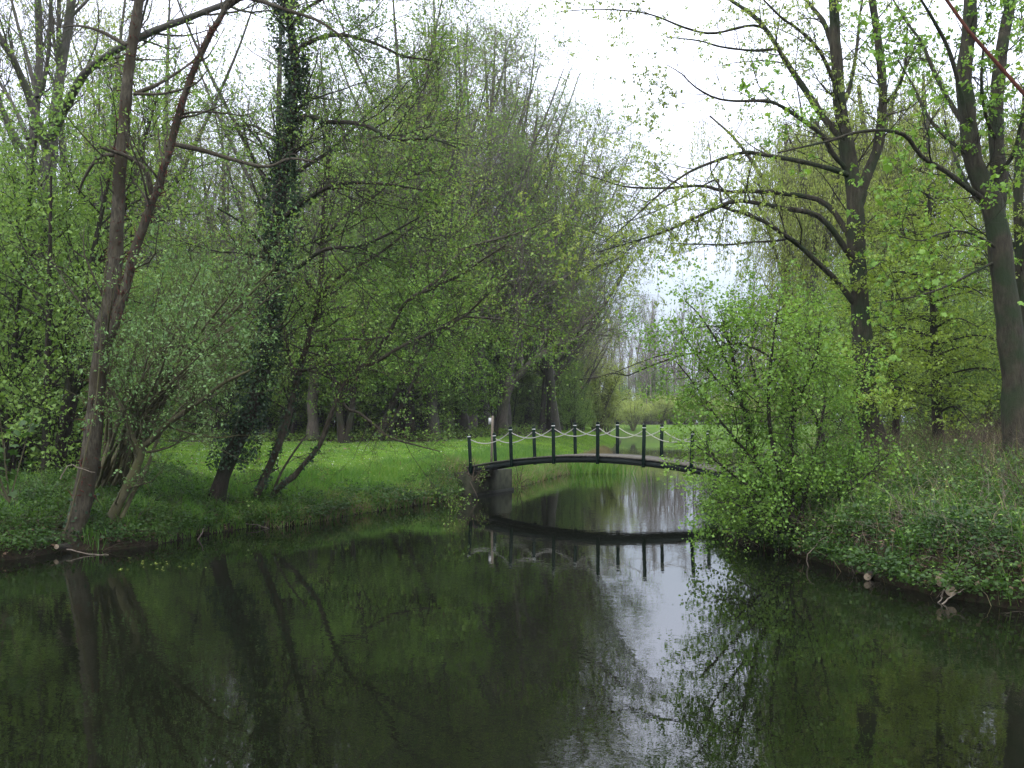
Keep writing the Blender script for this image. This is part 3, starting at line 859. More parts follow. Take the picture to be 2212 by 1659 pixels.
build_tree('poplar_tree', 'leaning tree with a low limb rising right, next to the big spreading tree', 'tree', [
    L(66, [(1085, 925), (1095, 850), (1130, 800), (1174, 765), (1235, 720), (1291, 675), (1330, 620), (1360, 570)], .30, .06),
    L(66, [(1092, 870), (1110, 760), (1140, 650), (1180, 560), (1230, 480), (1290, 400), (1330, 360)], .28, .06, dY=3),
    L(66, [(1100, 800), (1120, 640), (1130, 500), (1140, 380), (1160, 250)], .22, .05, dY=-2),
    L(66, [(1150, 640), (1220, 600), (1290, 560), (1350, 510)], .14, .04, dY=-3),
    L(66, [(1190, 550), (1240, 430), (1260, 350), (1270, 300)], .12, .04, dY=2),
], 'bark_pale', [dict(mid_lv[0], dens=1.0), dict(mid_lv[1], dens=1.8), mid_lv[2], mid_lv[3]],
    [dict(mat='leaf_pale', level=[3], per_m=1.2, size=(.09, .15), wr=.7, spread=.1), dict(shape='tri', mat='leaf_under', level=[3, 4], per_m=6.5, size=(.09, .15), wr=.7, spread=.1),
     dict(mat='catkin', level=[2], per_m=.6, size=(.09, .14), wr=.4, droop=1, name='catkins')], seed=15, bark_thin='bark_far')

fresh_lv = [dict(dens=3.0, t0=.22, ln=(1.5, 5.0), lt=.4, ang=(40, 85), up=.12, wig=.14, S=5, rr=.4, rmax=.04, k=3),
            dict(dens=3.6, t0=.1, ln=(.8, 2.6), lt=.4, ang=(30, 70), up=.05, wig=.14, S=3, rr=.6, rmax=.014, k=3, rmin=.007),
            dict(dens=3.2, t0=.05, ln=(.4, 1.1), lt=.3, ang=(30, 70), up=0, wig=.14, S=1, rr=.6, rmax=.01, k=0, rmin=.007)]
def small_tree(label, Y, trunks, mat='leaf_fresh', seed=1, per=7, size=(.10, .17), bark='bark_dark', lv=None, ks=8, name='maple_tree'):
    lims = [limb(Y, tr[0], tr[1], tr[2], S=14, dY=(tr[3] if len(tr) > 3 else 0), rng_=r_, jit=.02) for tr in trunks]
    return build_tree(name, label, 'tree', lims, bark, lv or fresh_lv, [dict(mat=mat, level=[3], per_m=per * 1.9, size=size, wr=.8, spread=.1, shape='tri')], seed=seed, ksides=ks)
small_tree('vivid green tree with two dark stems in a V beyond the lawn', 52, [
    ([(742, 962), (733, 900), (722, 830), (705, 740), (700, 640)], .22, .06),
    ([(748, 958), (760, 890), (766, 820), (780, 740), (800, 640)], .20, .05),
    ([(738, 940), (742, 860), (745, 780), (750, 680)], .10, .04, 1.5)], seed=31)
small_tree('dark trunk leaning right beneath bright green leaves, right of the V shaped tree', 54, [
    ([(815, 948), (845, 880), (872, 820), (895, 760), (915, 690), (940, 620)], .24, .06),
    ([(830, 950), (866, 880), (885, 845), (920, 770), (960, 700)], .16, .05, -1.5)], seed=32)
small_tree('straight brown trunk between the leaning dark trunk and the big spreading tree', 58, [
    ([(884, 945), (884, 870), (888, 780), (890, 660), (900, 560)], .32, .08)], seed=33)
small_tree('pale straight trunk at the left end of the lawn edge', 56, [
    ([(676, 950), (676, 880), (678, 780), (682, 640), (690, 500), (695, 400)], .30, .10)], seed=34, bark='bark_pale', mat='leaf_under')
small_tree('bright green maple close behind the V shaped tree, filling the wood edge', 60, [
    ([(935, 940), (930, 840), (935, 740), (950, 600), (960, 500)], .22, .06),
    ([(940, 900), (965, 800), (1000, 720), (1020, 640)], .14, .04)], seed=35)
small_tree('small leafy tree left of the sign post with a dark leaning stem', 62, [
    ([(1072, 935), (1078, 880), (1090, 820), (1110, 760), (1125, 700)], .10, .04),
    ([(1070, 930), (1060, 860), (1050, 800)], .08, .03)], seed=36, mat='leaf_fresh')

# ------------------------------------------------------------------ prototypes for the woods (built once, copied)
def proto(kind, seed):
    rp = np.random.default_rng(seed)
    if kind == 'tall':          # tall forest tree, upswept, sparse pale leaf
        Hh = 25
        lims = [(spline([(0, 0, 0), (rp.normal(0, .2), rp.normal(0, .2), 8), (rp.normal(0, .5), rp.normal(0, .5), 16), (rp.normal(0, .8), rp.normal(0, .8), Hh)], 20), np.linspace(.19, .03, 20))]
        for k in range(3):
            z0 = rp.uniform(5, 11); a = rp.uniform(0, 6.28); r = rp.uniform(2, 4)
            lims.append((spline([(0, 0, z0), (math.cos(a) * r * .5, math.sin(a) * r * .5, z0 + 3), (math.cos(a) * r, math.sin(a) * r, z0 + 10)], 20), np.linspace(.11, .03, 20)))
        lv = [dict(dens=1.5, t0=.28, ln=(2.0, 6), lt=.5, ang=(25, 60), up=.5, wig=.13, S=6, rr=.4, rmax=.045, k=3, tip=.15),
              dict(dens=2.2, t0=.1, ln=(1.2, 3.4), lt=.4, ang=(20, 55), up=.3, wig=.14, S=4, rr=.5, rmax=.018, k=3, rmin=.010),
              dict(dens=2.6, t0=.05, ln=(.6, 1.6), lt=.3, ang=(25, 60), up=.15, wig=.12, S=1, rr=.6, rmax=.010, k=0, rmin=.008)]
        return build_tree('forest_tree', 'tall slender woodland tree with thin pale leaves', 'tree', lims, 'bark_grey', lv,
                          [dict(mat='leaf_pale', level=[3], per_m=5, size=(.09, .15), wr=.7, spread=.14, shape='tri')], seed=seed, base=(0, 0, 0), ksides=8)
    if kind == 'broad':        # spreading forest tree, fan of limbs from low on the trunk
        lims = [(spline([(0, 0, 0), (rp.normal(0, .2), rp.normal(0, .2), 6), (rp.normal(0, .5), rp.normal(0, .5), 13), (rp.normal(0, .9), rp.normal(0, .9), 22)], 20), np.linspace(.34, .03, 20))]
        n_l = 9
        for k in range(n_l):
            z0 = rp.uniform(3.5, 11); a = k * 2.4 + rp.uniform(-.4, .4); r = rp.uniform(3.2, 6.5); hh = rp.uniform(6, 12) * (1 if z0 > 6 else .8)
            lims.append((spline([(0, 0, z0), (math.cos(a) * r * .35, math.sin(a) * r * .35, z0 + hh * .3), (math.cos(a) * r * .75, math.sin(a) * r * .75, z0 + hh * .68), (math.cos(a) * r, math.sin(a) * r, z0 + hh)], 20), np.linspace(.13, .025, 20)))
        lv = [dict(dens=.95, t0=.22, ln=(2.0, 5.5), lt=.45, ang=(30, 75), up=.12, wig=.18, S=6, rr=.4, rmax=.05, k=3, tip=.2),
              dict(dens=1.7, t0=.1, ln=(1.2, 3.4), lt=.4, ang=(30, 75), up=.05, wig=.2, S=4, rr=.5, rmax=.02, k=3, rmin=.010),
              dict(dens=2.6, t0=.05, ln=(.7, 1.9), lt=.3, ang=(25, 60), up=.1, wig=.14, S=1, rr=.6, rmax=.011, k=0, rmin=.009)]
        return build_tree('spreading_tree', 'broad woodland tree with a fan of limbs', 'tree', lims, 'bark_grey', lv,
                          [dict(mat=('leaf_under' if seed % 2 else 'leaf_pale'), level=[3], per_m=5, size=(.09, .15), wr=.7, spread=.14, shape='tri'),
                           dict(mat='catkin', level=[2], per_m=.5, size=(.09, .14), wr=.4, droop=1, name='catkins', shape='tri')], seed=seed, base=(0, 0, 0), ksides=8, bark_thin='bark_far')
    if kind == 'bare':
        Hh = 19
        lims = [(spline([(0, 0, 0), (rp.normal(0, .2), rp.normal(0, .2), 6), (rp.normal(0, .4), rp.normal(0, .4), 12), (rp.normal(0, .6), rp.normal(0, .6), Hh)], 14), np.linspace(.15, .03, 14))]
        lv = [dict(dens=2.0, t0=.3, ln=(2.5, 5.5), lt=.6, ang=(20, 50), up=.7, wig=.1, S=5, rr=.45, rmax=.05, k=3),
              dict(dens=2.0, t0=.1, ln=(1.2, 2.6), lt=.4, ang=(15, 45), up=.5, wig=.1, S=3, rr=.5, rmax=.025, k=3, rmin=.014),
              dict(dens=2.6, t0=.05, ln=(.7, 1.6), lt=.3, ang=(15, 45), up=.3, wig=.1, S=1, rr=.6, rmax=.018, k=0, rmin=.013)]
        return build_tree('bare_tree', 'leafless grey woodland tree', 'tree', lims, 'bark_far', lv, [], seed=seed, base=(0, 0, 0), ksides=7)
    if kind == 'under':
        lims = []
        for k in range(rp.integers(3, 6)):
            a = rp.uniform(0, 6.28); r = rp.uniform(.8, 2.6); h = rp.uniform(6, 9.5)
            lims.append((spline([(math.cos(a) * .2, math.sin(a) * .2, 0), (math.cos(a) * r * .4, math.sin(a) * r * .4, h * .4), (math.cos(a) * r, math.sin(a) * r, h)], 12), np.linspace(.10, .025, 12)))
        lv = [dict(dens=3.4, t0=.08, ln=(1.2, 3.4), lt=.35, ang=(40, 80), up=.15, wig=.14, S=4, rr=.5, rmax=.03, k=3),
              dict(dens=3.0, t0=.05, ln=(.6, 1.8), lt=.3, ang=(30, 70), up=.1, wig=.14, S=3, rr=.6, rmax=.012, k=3, rmin=.006),
              dict(dens=3.6, t0=.05, ln=(.3, .9), lt=.3, ang=(30, 70), up=0, wig=.14, S=1, rr=.6, rmax=.008, k=0, rmin=.006)]
        return build_tree('understory_tree', 'bushy green understorey tree', 'tree', lims, 'bark_dark', lv,
                          [dict(mat='leaf_under', level=[3], per_m=30, size=(.055, .10), wr=.9, spread=.10, t0=0, shape='tri')], seed=seed, base=(0, 0, 0), ksides=6)
    if kind == 'bush':
        lims = []
        for k in range(16):
            a = rp.uniform(0, 6.28); r = rp.uniform(.5, 2.4); h = rp.uniform(2.2, 4.4)
            lims.append((spline([(math.cos(a) * .15, math.sin(a) * .15, 0), (math.cos(a) * r * .45, math.sin(a) * r * .45, h * .5), (math.cos(a) * r, math.sin(a) * r, h)], 8), np.linspace(.05, .014, 8)))
        lv = [dict(dens=3.2, t0=.2, ln=(.7, 1.8), lt=.4, ang=(25, 60), up=.15, wig=.14, S=4, rr=.5, rmax=.02, k=3),
              dict(dens=4.5, t0=.05, ln=(.4, 1.0), lt=.3, ang=(25, 60), up=.1, wig=.14, S=2, rr=.6, rmax=.01, k=3),
              dict(dens=4, t0=.05, ln=(.2, .5), lt=.3, ang=(30, 65), up=0, wig=.14, S=1, rr=.6, rmax=.007, k=0)]
        return build_tree('willow_bush', 'rounded grey green willow bush', 'shrub', lims, 'bark_olive', lv,
                          [dict(mat='leaf_pale', level=[3], per_m=30, size=(.07, .12), wr=.7, spread=.07, t0=0, shape='tri')], seed=seed, base=(0, 0, 0), ksides=5, flare=False)
    if kind == 'weep':
        lims = [(spline([(0, 0, 0), (.2, .1, 5), (-.1, .3, 11), (.3, 0, 17)], 14), np.linspace(.35, .08, 14))]
        for k in range(6):
            a = k * 1.05 + rp.uniform(-.3, .3); r = rp.uniform(2.0, 4.2); z0 = rp.uniform(6, 13)
            lims.append((spline([(0, 0, z0), (math.cos(a) * r * .6, math.sin(a) * r * .6, z0 + 3.5), (math.cos(a) * r, math.sin(a) * r, z0 + 5.0)], 14), np.linspace(.12, .04, 14)))
        lv = [dict(dens=1.5, t0=.35, ln=(1.0, 2.6), lt=.3, ang=(40, 80), up=.25, wig=.15, S=5, rr=.4, rmax=.05, k=3),
              dict(dens=7.5, t0=.12, ln=(1.5, 6.5), lt=.2, ang=(40, 90), up=-2.2, wig=.06, S=7, rr=.5, rmax=.014, k=3, rmin=.008),
              dict(dens=1.0, t0=.1, ln=(.6, 1.8), lt=.2, ang=(10, 40), up=-2.5, wig=.05, S=3, rr=.7, rmax=.009, k=0, rmin=.006)]
        return build_tree('weeping_willow', 'tall weeping willow with pale yellow green curtains', 'tree', lims, 'bark_grey', lv,
                          [dict(mat='leaf_weep', level=[2, 3], per_m=11, size=(.09, .15), wr=.4, droop=1.6, spread=.08, shape='tri')], seed=seed, base=(0, 0, 0), ksides=8, bark_thin='bark_olive')

GROUPS = {'tall': 'tall woodland trees behind the lawn', 'bare': 'leafless trees of the far wood', 'under': 'green understorey trees of the left wood',
          'bush': 'willow bushes beside the lawn and water', 'weep': 'weeping willows behind the right bank'}
used_proto = {}
def put(pr, x, y, rz, sc, label, group, dz=-.1):
    z = gy_(x, y) + dz
    if pr.name not in used_proto:
        used_proto[pr.name] = 1
        pr.location = (x, y, z); pr.rotation_euler = (0, 0, rz); pr.scale = (sc, sc, sc)
        pr['label'] = label
        if group: pr['group'] = group
        elif 'group' in pr: del pr['group']
        return pr
    return copy_tree(pr, (x, y, z), rz, sc, label, group)

rw = np.random.default_rng(77)
tallP = [proto('tall', 101 + i) for i in range(3)]
broadP = [proto('broad', 151 + i) for i in range(2)]
bareP = [proto('bare', 111 + i) for i in range(3)]
underP = [proto('under', 121 + i) for i in range(3)]
bushP = [proto('bush', 131 + i) for i in range(2)]
weepP = [proto('weep', 141 + i) for i in range(2)]

def px2x(px, Y): return (px - 512) / F * Y
MARKS = [(0, 'outside the left edge'), (75, 'left of the thick alder trunk'), (130, 'behind the thick alder trunk'), (205, 'behind the willow coppice'), (290, 'behind the ivy clad tree'),
         (335, 'behind the drooping alder'), (375, 'behind the V shaped tree'), (425, 'behind the dark leaning trunk'), (470, 'left of the big spreading tree'), (515, 'behind the left end of the bridge'),
         (570, 'behind the second bridge post'), (615, 'behind the middle of the bridge'), (665, 'beyond the open water'), (720, 'beyond the right end of the bridge'), (790, 'behind the hawthorn'),
         (850, 'just left of the tall maple'), (900, 'just right of the tall maple'), (975, 'behind the young beech'), (1030, 'behind the maple at the edge'), (9999, 'outside the right edge')]
def whereis(px, Y, Yr):
    m_ = [q for q in MARKS if px < q[0]][0][1]
    f_ = (Y - Yr[0]) / (Yr[1] - Yr[0])
    return m_ + (', front row' if f_ < .33 else ', middle row' if f_ < .67 else ', back row')
def scatter(pr, n, pxr, Yr, scr, label, group, mind=1.5, allow_lawn=False):
    pts = []; tries = 0
    while len(pts) < n and tries < n * 60:
        tries += 1
        Y = rw.uniform(*Yr); x = px2x(rw.uniform(*pxr), Y)
        if sdf(x, Y) < 1.5: continue
        if (not allow_lawn) and lawn_w(x, Y) > .3: continue
        if any((x - a) ** 2 + (Y - b) ** 2 < mind ** 2 for a, b in pts): continue
        pts.append((x, Y))
        put(pr[rw.integers(len(pr))], x, Y, rw.uniform(0, 6.28), rw.uniform(*scr), label.split(' | ')[0] + ' ' + whereis(512 + F * x / Y, Y, Yr), group)
# left wood
scatter(tallP, 22, (-150, 150), (40, 85), (.8, 1.1), 'tall thin tree of the left wood', 'tall trees of the left wood', 3)
scatter(tallP, 16, (150, 480), (57, 100), (.8, 1.15), 'tall slender tree of the wood', 'tall trees behind the lawn', 3)
scatter(underP, 34, (-150, 120), (25, 50), (.8, 1.2), 'bushy green thicket tree', 'thicket trees on the left', 2.0)
scatter(underP, 40, (120, 470), (57, 85), (.9, 1.5), 'bushy green tree at the wood edge', 'bushy trees behind the lawn', 2.5)
scatter(underP, 40, (-100, 480), (90, 130), (1.0, 1.7), 'bushy green tree deep in the wood', 'bushy trees deep in the wood', 3.5)
scatter(underP, 16, (460, 600), (112, 150), (.8, 1.4), 'green bushy tree past the lawn', 'bushy trees at the end of the lawn', 3)
scatter(tallP, 8, (462, 560), (76, 120), (.95, 1.2), 'tall narrow tree among spreading ones', 'tall trees among the spreading trees', 2.6)
scatter(tallP, 3, (560, 596), (96, 125), (.6, .8), 'tall tree ending the wood', 'tall trees at the right end of the wood', 2.6, True)
scatter(bushP, 16, (470, 620), (104, 126), (.6, 1.0), 'low leafy bush under the trees', 'low bushes at the end of the lawn', 2, True)
scatter(bushP, 60, (600, 800), (158, 170), (.5, 1.1), 'low pale bush along the far wood', 'low bushes along the far wood', 2.0, True)
scatter(bushP, 40, (760, 1140), (48, 84), (.8, 1.4), 'low leafy bush past the right bank', 'low bushes behind the right bank', 2.5)
scatter(broadP, 30, (140, 480), (58, 105), (1.0, 1.35), 'broad spreading tree of the wood', 'broad trees behind the lawn', 4)
scatter(broadP, 14, (470, 565), (78, 118), (1.0, 1.25), 'broad tree at the lawn end', 'broad trees behind the bridge lawn', 3.5)
scatter(broadP, 4, (562, 586), (96, 118), (.75, .9), 'broad tree ending the wood', 'broad trees at the right end of the wood', 3.5, True)
scatter(underP, 16, (470, 600), (84, 104), (.4, .8), 'small bushy tree under broad crowns', 'small trees under the broad trees', 2.5, True)
scatter(broadP, 6, (395, 505), (64, 84), (1.25, 1.45), 'very tall broad tree of the wood', 'tallest trees behind the lawn', 4)
scatter(underP, 26, (770, 1060), (72, 115), (.8, 1.2), 'bushy green tree farther past the right bank', 'bushy trees far behind the right bank', 3.5)
# far wood
scatter(bareP, 230, (450, 830), (160, 240), (.8, 1.15), 'bare grey tree of the far wood', 'bare trees beyond the far bank', 2.5, True)
scatter(tallP, 10, (490, 600), (112, 160), (.5, .7), 'thin tree near the far water', 'thin trees at the far end of the lawn', 3)
scatter(bareP, 50, (380, 590), (95, 165), (.9, 1.25), 'bare tree of the middle wood', 'bare trees behind the spreading tree', 3)
scatter(underP, 50, (520, 860), (165, 225), (.7, 1.2), 'small green tree under the bare wood', 'small green trees below the far wood', 4, True)
b1 = W(602, 430, 105)
put(bushP[0], b1[0], 112, 0, 1.9, 'large rounded pale green willow bush on the far lawn behind the bridge', None)
put(bushP[1], px2x(650, 128), 146, 1, 1.1, 'low willow bush on the far bank right of the large rounded one', None)
# right side behind
for (px, Y, sc, lab) in ((792, 60, 1.3, 'weeping willow whose hanging curtains show against the sky left of the maple'),
                         (822, 54, 1.15, 'weeping willow showing left of the tall maple, its curtain reaching the hawthorn'),
                         (868, 56, 1.35, 'weeping willow directly behind the tall maple trunk'),
                         (925, 54, 1.2, 'weeping willow between the two tall maples'),
                         (890, 66, 1.5, 'farther weeping willow behind the gap of the two maples'),
                         (1000, 56, 1.1, 'weeping willow behind the maple at the right edge')):
    put(weepP[rw.integers(2)], px2x(px, Y), Y, rw.uniform(0, 6.28), sc, lab, None)
scatter(underP, 26, (770, 1150), (36, 70), (.6, 1.1), 'bushy green tree past the right bank', 'bushy trees behind the right bank', 3)
scatter(bareP, 30, (740, 1150), (90, 150), (.55, .8), 'bare tree far past the right bank', 'bare trees behind the right bank', 4)

# ------------------------------------------------------------------ RIGHT BANK trees
YT = 25.5
maple_lv = [dict(dens=2.3, t0=.3, ln=(.8, 3.0), lt=.35, ang=(30, 70), up=.12, wig=.17, S=6, rr=.4, rmax=.022, k=4, rmin=.008),
            dict(dens=4.2, t0=.1, ln=(.4, 1.4), lt=.35, ang=(30, 70), up=.08, wig=.19, S=4, rr=.6, rmax=.009, k=3, rmin=.005),
            dict(dens=4.6, t0=.15, ln=(.15, .5), lt=.2, ang=(30, 70), up=.05, wig=.15, S=1, rr=.7, rmax=.005, k=0, rmin=.004)]
maple_fol = [dict(mat='leaf_pale', level=[3], per_m=0, tipk=9, size=(.045, .085), wr=.6, droop=.9, along=.3),
             dict(mat='leaf_beech', level=[2], per_m=0, tipk=10, size=(.05, .09), wr=.6, droop=.9, along=.3)]
build_tree('maple_tree', 'tall dark maple on the right bank with long limbs arching left over the water', 'tree', [
    L(YT, [(1893, 990), (1882, 930), (1872, 850), (1864, 750), (1857, 650), (1851, 540), (1846, 430), (1836, 350), (1820, 270), (1808, 150), (1803, 50), (1800, -80)], .31, .11, jit=.01),
    L(YT, [(1848, 470), (1862, 410), (1880, 360), (1896, 320), (1904, 260), (1907, 190), (1896, 80), (1884, 0), (1880, -60)], .15, .08),
    L(YT, [(1845, 655), (1810, 610), (1780, 580), (1727, 531), (1701, 512), (1653, 480), (1615, 464), (1584, 455), (1560, 446)], .085, .035, dY=-1.5),
    L(YT, [(1705, 515, 25), (1670, 521, 24.8), (1621, 523, 24.5), (1575, 529, 24), (1536, 528, 24), (1500, 527, 23.5), (1451, 526, 23)], .032, .01),
    L(YT, [(1842, 560), (1828, 540), (1796, 494), (1759, 462), (1700, 451), (1632, 438), (1584, 435), (1531, 457), (1451, 494), (1400, 512), (1355, 526), (1290, 545)], .085, .012, dY=-2),
    L(YT, [(1845, 530), (1825, 495), (1801, 457), (1764, 430), (1685, 417), (1620, 413), (1568, 414), (1515, 401), (1446, 406), (1355, 404), (1290, 385), (1250, 372)], .085, .012, dY=1.5),
    L(YT, [(1838, 380), (1799, 366), (1727, 348), (1653, 335), (1610, 329), (1568, 340), (1488, 372), (1424, 420), (1355, 483), (1310, 520)], .07, .010, dY=-2.5),
    L(YT, [(1834, 370), (1801, 335), (1775, 292), (1727, 255), (1685, 228), (1653, 218), (1584, 218), (1541, 210), (1499, 186), (1472, 159), (1440, 140)], .07, .010, dY=-2.5),
    L(YT, [(1822, 300), (1780, 255), (1748, 207), (1701, 138), (1669, 85), (1642, 48), (1610, 21), (1578, 0), (1530, -40)], .10, .04, dY=2),
    L(YT, [(1674, 106), (1650, 108), (1621, 109), (1557, 101), (1510, 88), (1440, 80)], .04, .012, dY=-2),
    L(YT, [(1655, 62), (1620, 55), (1540, 72), (1480, 60), (1400, 30), (1300, 20), (1210, 25)], .04, .01, dY=-2),
    L(YT, [(1806, 120), (1780, 50), (1750, 10), (1720, -30)], .08, .04, dY=1),
    L(YT, [(1812, 200), (1770, 110), (1720, 60), (1690, 40), (1650, 0)], .06, .02, dY=-1.5),
    L(YT, [(1815, 240), (1835, 190), (1850, 110), (1858, 30), (1870, -40)], .06, .025, dY=2),
    L(YT, [(1905, 230), (1940, 190), (1955, 140), (1960, 60)], .05, .02, dY=-1),
    L(YT, [(1640, 476), (1590, 440), (1540, 380), (1535, 340), (1530, 310)], .035, .012, dY=1),
    L(YT, [(1560, 446), (1552, 400), (1540, 390), (1430, 450), (1300, 500)], .03, .01, dY=2),
], 'bark_maple', maple_lv, maple_fol, seed=41, ksides=12, bark_thin='bark_dark')

YS = 20.0
build_tree('maple_tree', 'stout maple at the right edge forking into two tall stems', 'tree', [
    L(YS, [(2210, 1000), (2203, 950), (2195, 850), (2182, 720), (2168, 600), (2155, 500), (2142, 440), (2118, 390), (2099, 330), (2091, 255), (2083, 159), (2094, 69), (2096, 0), (2098, -80)], .30, .11, jit=.008),
    L(YS, [(2150, 470), (2158, 398), (2152, 300), (2153, 220), (2160, 140), (2170, 70), (2184, 0), (2190, -60)], .17, .10, dY=1),
    L(YS, [(2140, 445), (2110, 420), (2088, 405), (2046, 372), (1993, 340), (1970, 310), (1955, 292), (1908, 281), (1844, 287), (1796, 303), (1727, 319), (1680, 330)], .06, .014, dY=-1.5),
    L(YS, [(2093, 280), (2060, 235), (2020, 160), (1990, 90), (1960, 50), (1930, 0)], .06, .02, dY=1.5),
    L(YS, [(2090, 300), (2075, 200), (2050, 110), (2020, 50), (1990, 0)], .06, .025, dY=-1),
    L(YS, [(2100, 345), (2060, 310), (2010, 260), (1975, 190), (1940, 130)], .05, .015, dY=1),
    L(YS, [(2130, 450), (2090, 400), (2060, 330), (2040, 260)], .05, .02, dY=2),
    L(YS, [(2160, 545), (2130, 520), (2080, 500), (2030, 505), (1990, 520), (1940, 510)], .03, .01, dY=-1.5),
    L(YS, [(2156, 380), (2190, 330), (2205, 270), (2230, 200)], .05, .02, dY=-1),
    L(YS, [(2150, 300), (2130, 250), (2120, 180), (2125, 90)], .045, .02, dY=-1),
    L(YS, [(2160, 560), (2100, 590), (2040, 620), (1980, 640), (1920, 650), (1890, 655)], .03, .01, dY=-1),
], 'bark_maple', [dict(maple_lv[0], dens=1.9), maple_lv[1], maple_lv[2]],
    [dict(mat='leaf_fresh', level=[3], per_m=0, tipk=9, size=(.05, .09), wr=.75, droop=.6, along=.3),
     dict(mat='leaf_fresh', level=[2], per_m=0, tipk=3, size=(.07, .13), wr=1.0, droop=.6, along=.3, shape='maple', name='large_leaves', up=1.0)], seed=42, ksides=12, bark_thin='bark_dark')
build_tree('maple_tree', 'slimmer dark stem cut by the right edge of the picture', 'tree', [
    L(23, [(2240, 985), (2225, 850), (2215, 700), (2205, 560), (2200, 400), (2210, 280), (2225, 150), (2235, 0)], .17, .08),
    L(23, [(2203, 560), (2185, 520), (2165, 480), (2140, 460)], .05, .02)], 'bark_maple', maple_lv, maple_fol, seed=43, bark_thin='bark_dark')

# layered beech foliage between the maples
rl = np.random.default_rng(51); lim = [limb(27, [(2030, 980), (2025, 900), (2020, 800), (2015, 650), (2010, 500), (2005, 400)], .16, .03, S=16)]
for k in range(26):
    y0 = 420 + 470 * (k / 25) + rl.uniform(-15, 15); sgn = 1 if k % 2 else -1
    ln_ = rl.uniform(80, 190) * (1 if y0 > 480 else .6)
    lim.append(limb(27, [(2018, y0), (2018 + sgn * ln_ * .5, y0 - 22), (2018 + sgn * ln_, y0 + rl.uniform(-25, 25))], .035, .008, S=16, dY=rl.uniform(-4.5, 2.5)))
build_tree('beech_tree', 'young beech with level tiers of yellow green leaves between the two maples', 'tree', lim, 'bark_dark',
           [dict(dens=4.6, t0=.12, ln=(.6, 2.2), lt=.35, ang=(40, 75), up=0, wig=.1, S=4, rr=.5, rmax=.014, k=3, flat=.75),
            dict(dens=5, t0=.05, ln=(.3, .8), lt=.3, ang=(35, 60), up=-.03, wig=.1, S=2, rr=.6, rmax=.006, k=0, flat=.75),
            dict(dens=4, t0=.05, ln=(.15, .35), lt=.3, ang=(35, 60), up=-.05, wig=.1, S=1, rr=.6, rmax=.004, k=0, flat=.7)],
           [dict(mat='leaf_beech', level=[2, 3], per_m=15, size=(.06, .10), wr=.7, up=1.2, droop=.3, spread=.04)], seed=52)
lim = [limb(30, [(1935, 980), (1935, 900), (1925, 800), (1930, 700), (1925, 600)], .12, .03, S=14)]
for k in range(16):
    y0 = 600 + 300 * (k / 15); sgn = 1 if k % 2 else -1
    ln_ = rl.uniform(60, 150)
    lim.append(limb(30, [(1930, y0), (1930 + sgn * ln_ * .5, y0 - 18), (1930 + sgn * ln_, y0 + rl.uniform(-20, 25))], .03, .008, S=14, dY=rl.uniform(-3, 3)))
build_tree('beech_tree', 'yellow green beech behind the trunk of the tall maple', 'tree', lim, 'bark_dark',
           [dict(dens=4.6, t0=.12, ln=(.6, 2.2), lt=.35, ang=(40, 75), up=0, wig=.1, S=4, rr=.5, rmax=.014, k=3, flat=.7),
            dict(dens=5, t0=.05, ln=(.3, .8), lt=.3, ang=(35, 60), up=0, wig=.1, S=2, rr=.6, rmax=.006, k=0, flat=.7),
            dict(dens=4, t0=.05, ln=(.15, .35), lt=.3, ang=(35, 60), up=0, wig=.1, S=1, rr=.6, rmax=.004, k=0, flat=.7)],
           [dict(mat='leaf_beech', level=[2, 3], per_m=12, size=(.07, .115), wr=.7, up=1.0, droop=.3, spread=.04)], seed=53)

# hawthorn leaning over the water
YH = 19.6
haw = [
    limb(YH, [(1705, 1140), (1671, 1080), (1642, 1010), (1625, 960), (1610, 890), (1593, 820), (1580, 760), (1560, 700)], .07, .025, S=18, dY=.3),
    limb(YH, [(1712, 1140), (1711, 1060), (1712, 942), (1714, 844), (1735, 740), (1745, 680)], .05, .02, S=18, dY=.8),
    limb(YH, [(1720, 1150), (1745, 1050), (1765, 960), (1780, 880), (1785, 810)], .05, .02, S=18, dY=1.5),
    limb(YH, [(1715, 1150), (1690, 1050), (1665, 940), (1660, 840), (1670, 740), (1680, 670)], .05, .02, S=18, dY=-1),
    limb(YH, [(1700, 1150), (1650, 1080), (1590, 1030), (1540, 990), (1500, 960)], .04, .012, S=18, dY=-1.2),
    limb(YH, [(1640, 1010), (1590, 950), (1540, 890), (1500, 830), (1460, 780)], .035, .01, S=18, dY=-.8),
    limb(YH, [(1612, 890), (1580, 850), (1530, 800), (1480, 730), (1450, 690)], .03, .01, S=18, dY=.4),
    limb(YH, [(1590, 830), (1550, 740), (1510, 680), (1480, 650)], .03, .01, S=18, dY=-.6),
    limb(YH, [(1725, 1150), (1800, 1090), (1870, 1030), (1920, 980)], .04, .012, S=18, dY=-.6),
    limb(YH, [(1730, 1150), (1770, 1120), (1810, 1070), (1830, 1010), (1835, 960)], .04, .012, S=18, dY=1.0),
    limb(YH, [(1690, 1155), (1640, 1120), (1590, 1090), (1550, 1085)], .03, .01, S=18, dY=-1.6),
    limb(YH, [(1713, 900), (1745, 820), (1765, 760), (1770, 700)], .03, .01, S=18, dY=-1),
    limb(YH, [(1640, 840), (1620, 760), (1640, 690), (1650, 640)], .025, .01, S=18, dY=1),
]
haw_lv = [dict(dens=9, t0=.10, ln=(.5, 1.7), lt=.35, ang=(40, 85), up=.03, wig=.16, S=5, rr=.5, rmax=.013, k=3),
          dict(dens=7.5, t0=.05, ln=(.25, .8), lt=.3, ang=(35, 70), up=-.03, wig=.16, S=3, rr=.6, rmax=.006, k=3),
          dict(dens=6, t0=.05, ln=(.12, .35), lt=.2, ang=(35, 70), up=0, wig=.15, S=1, rr=.6, rmax=.004, k=0)]
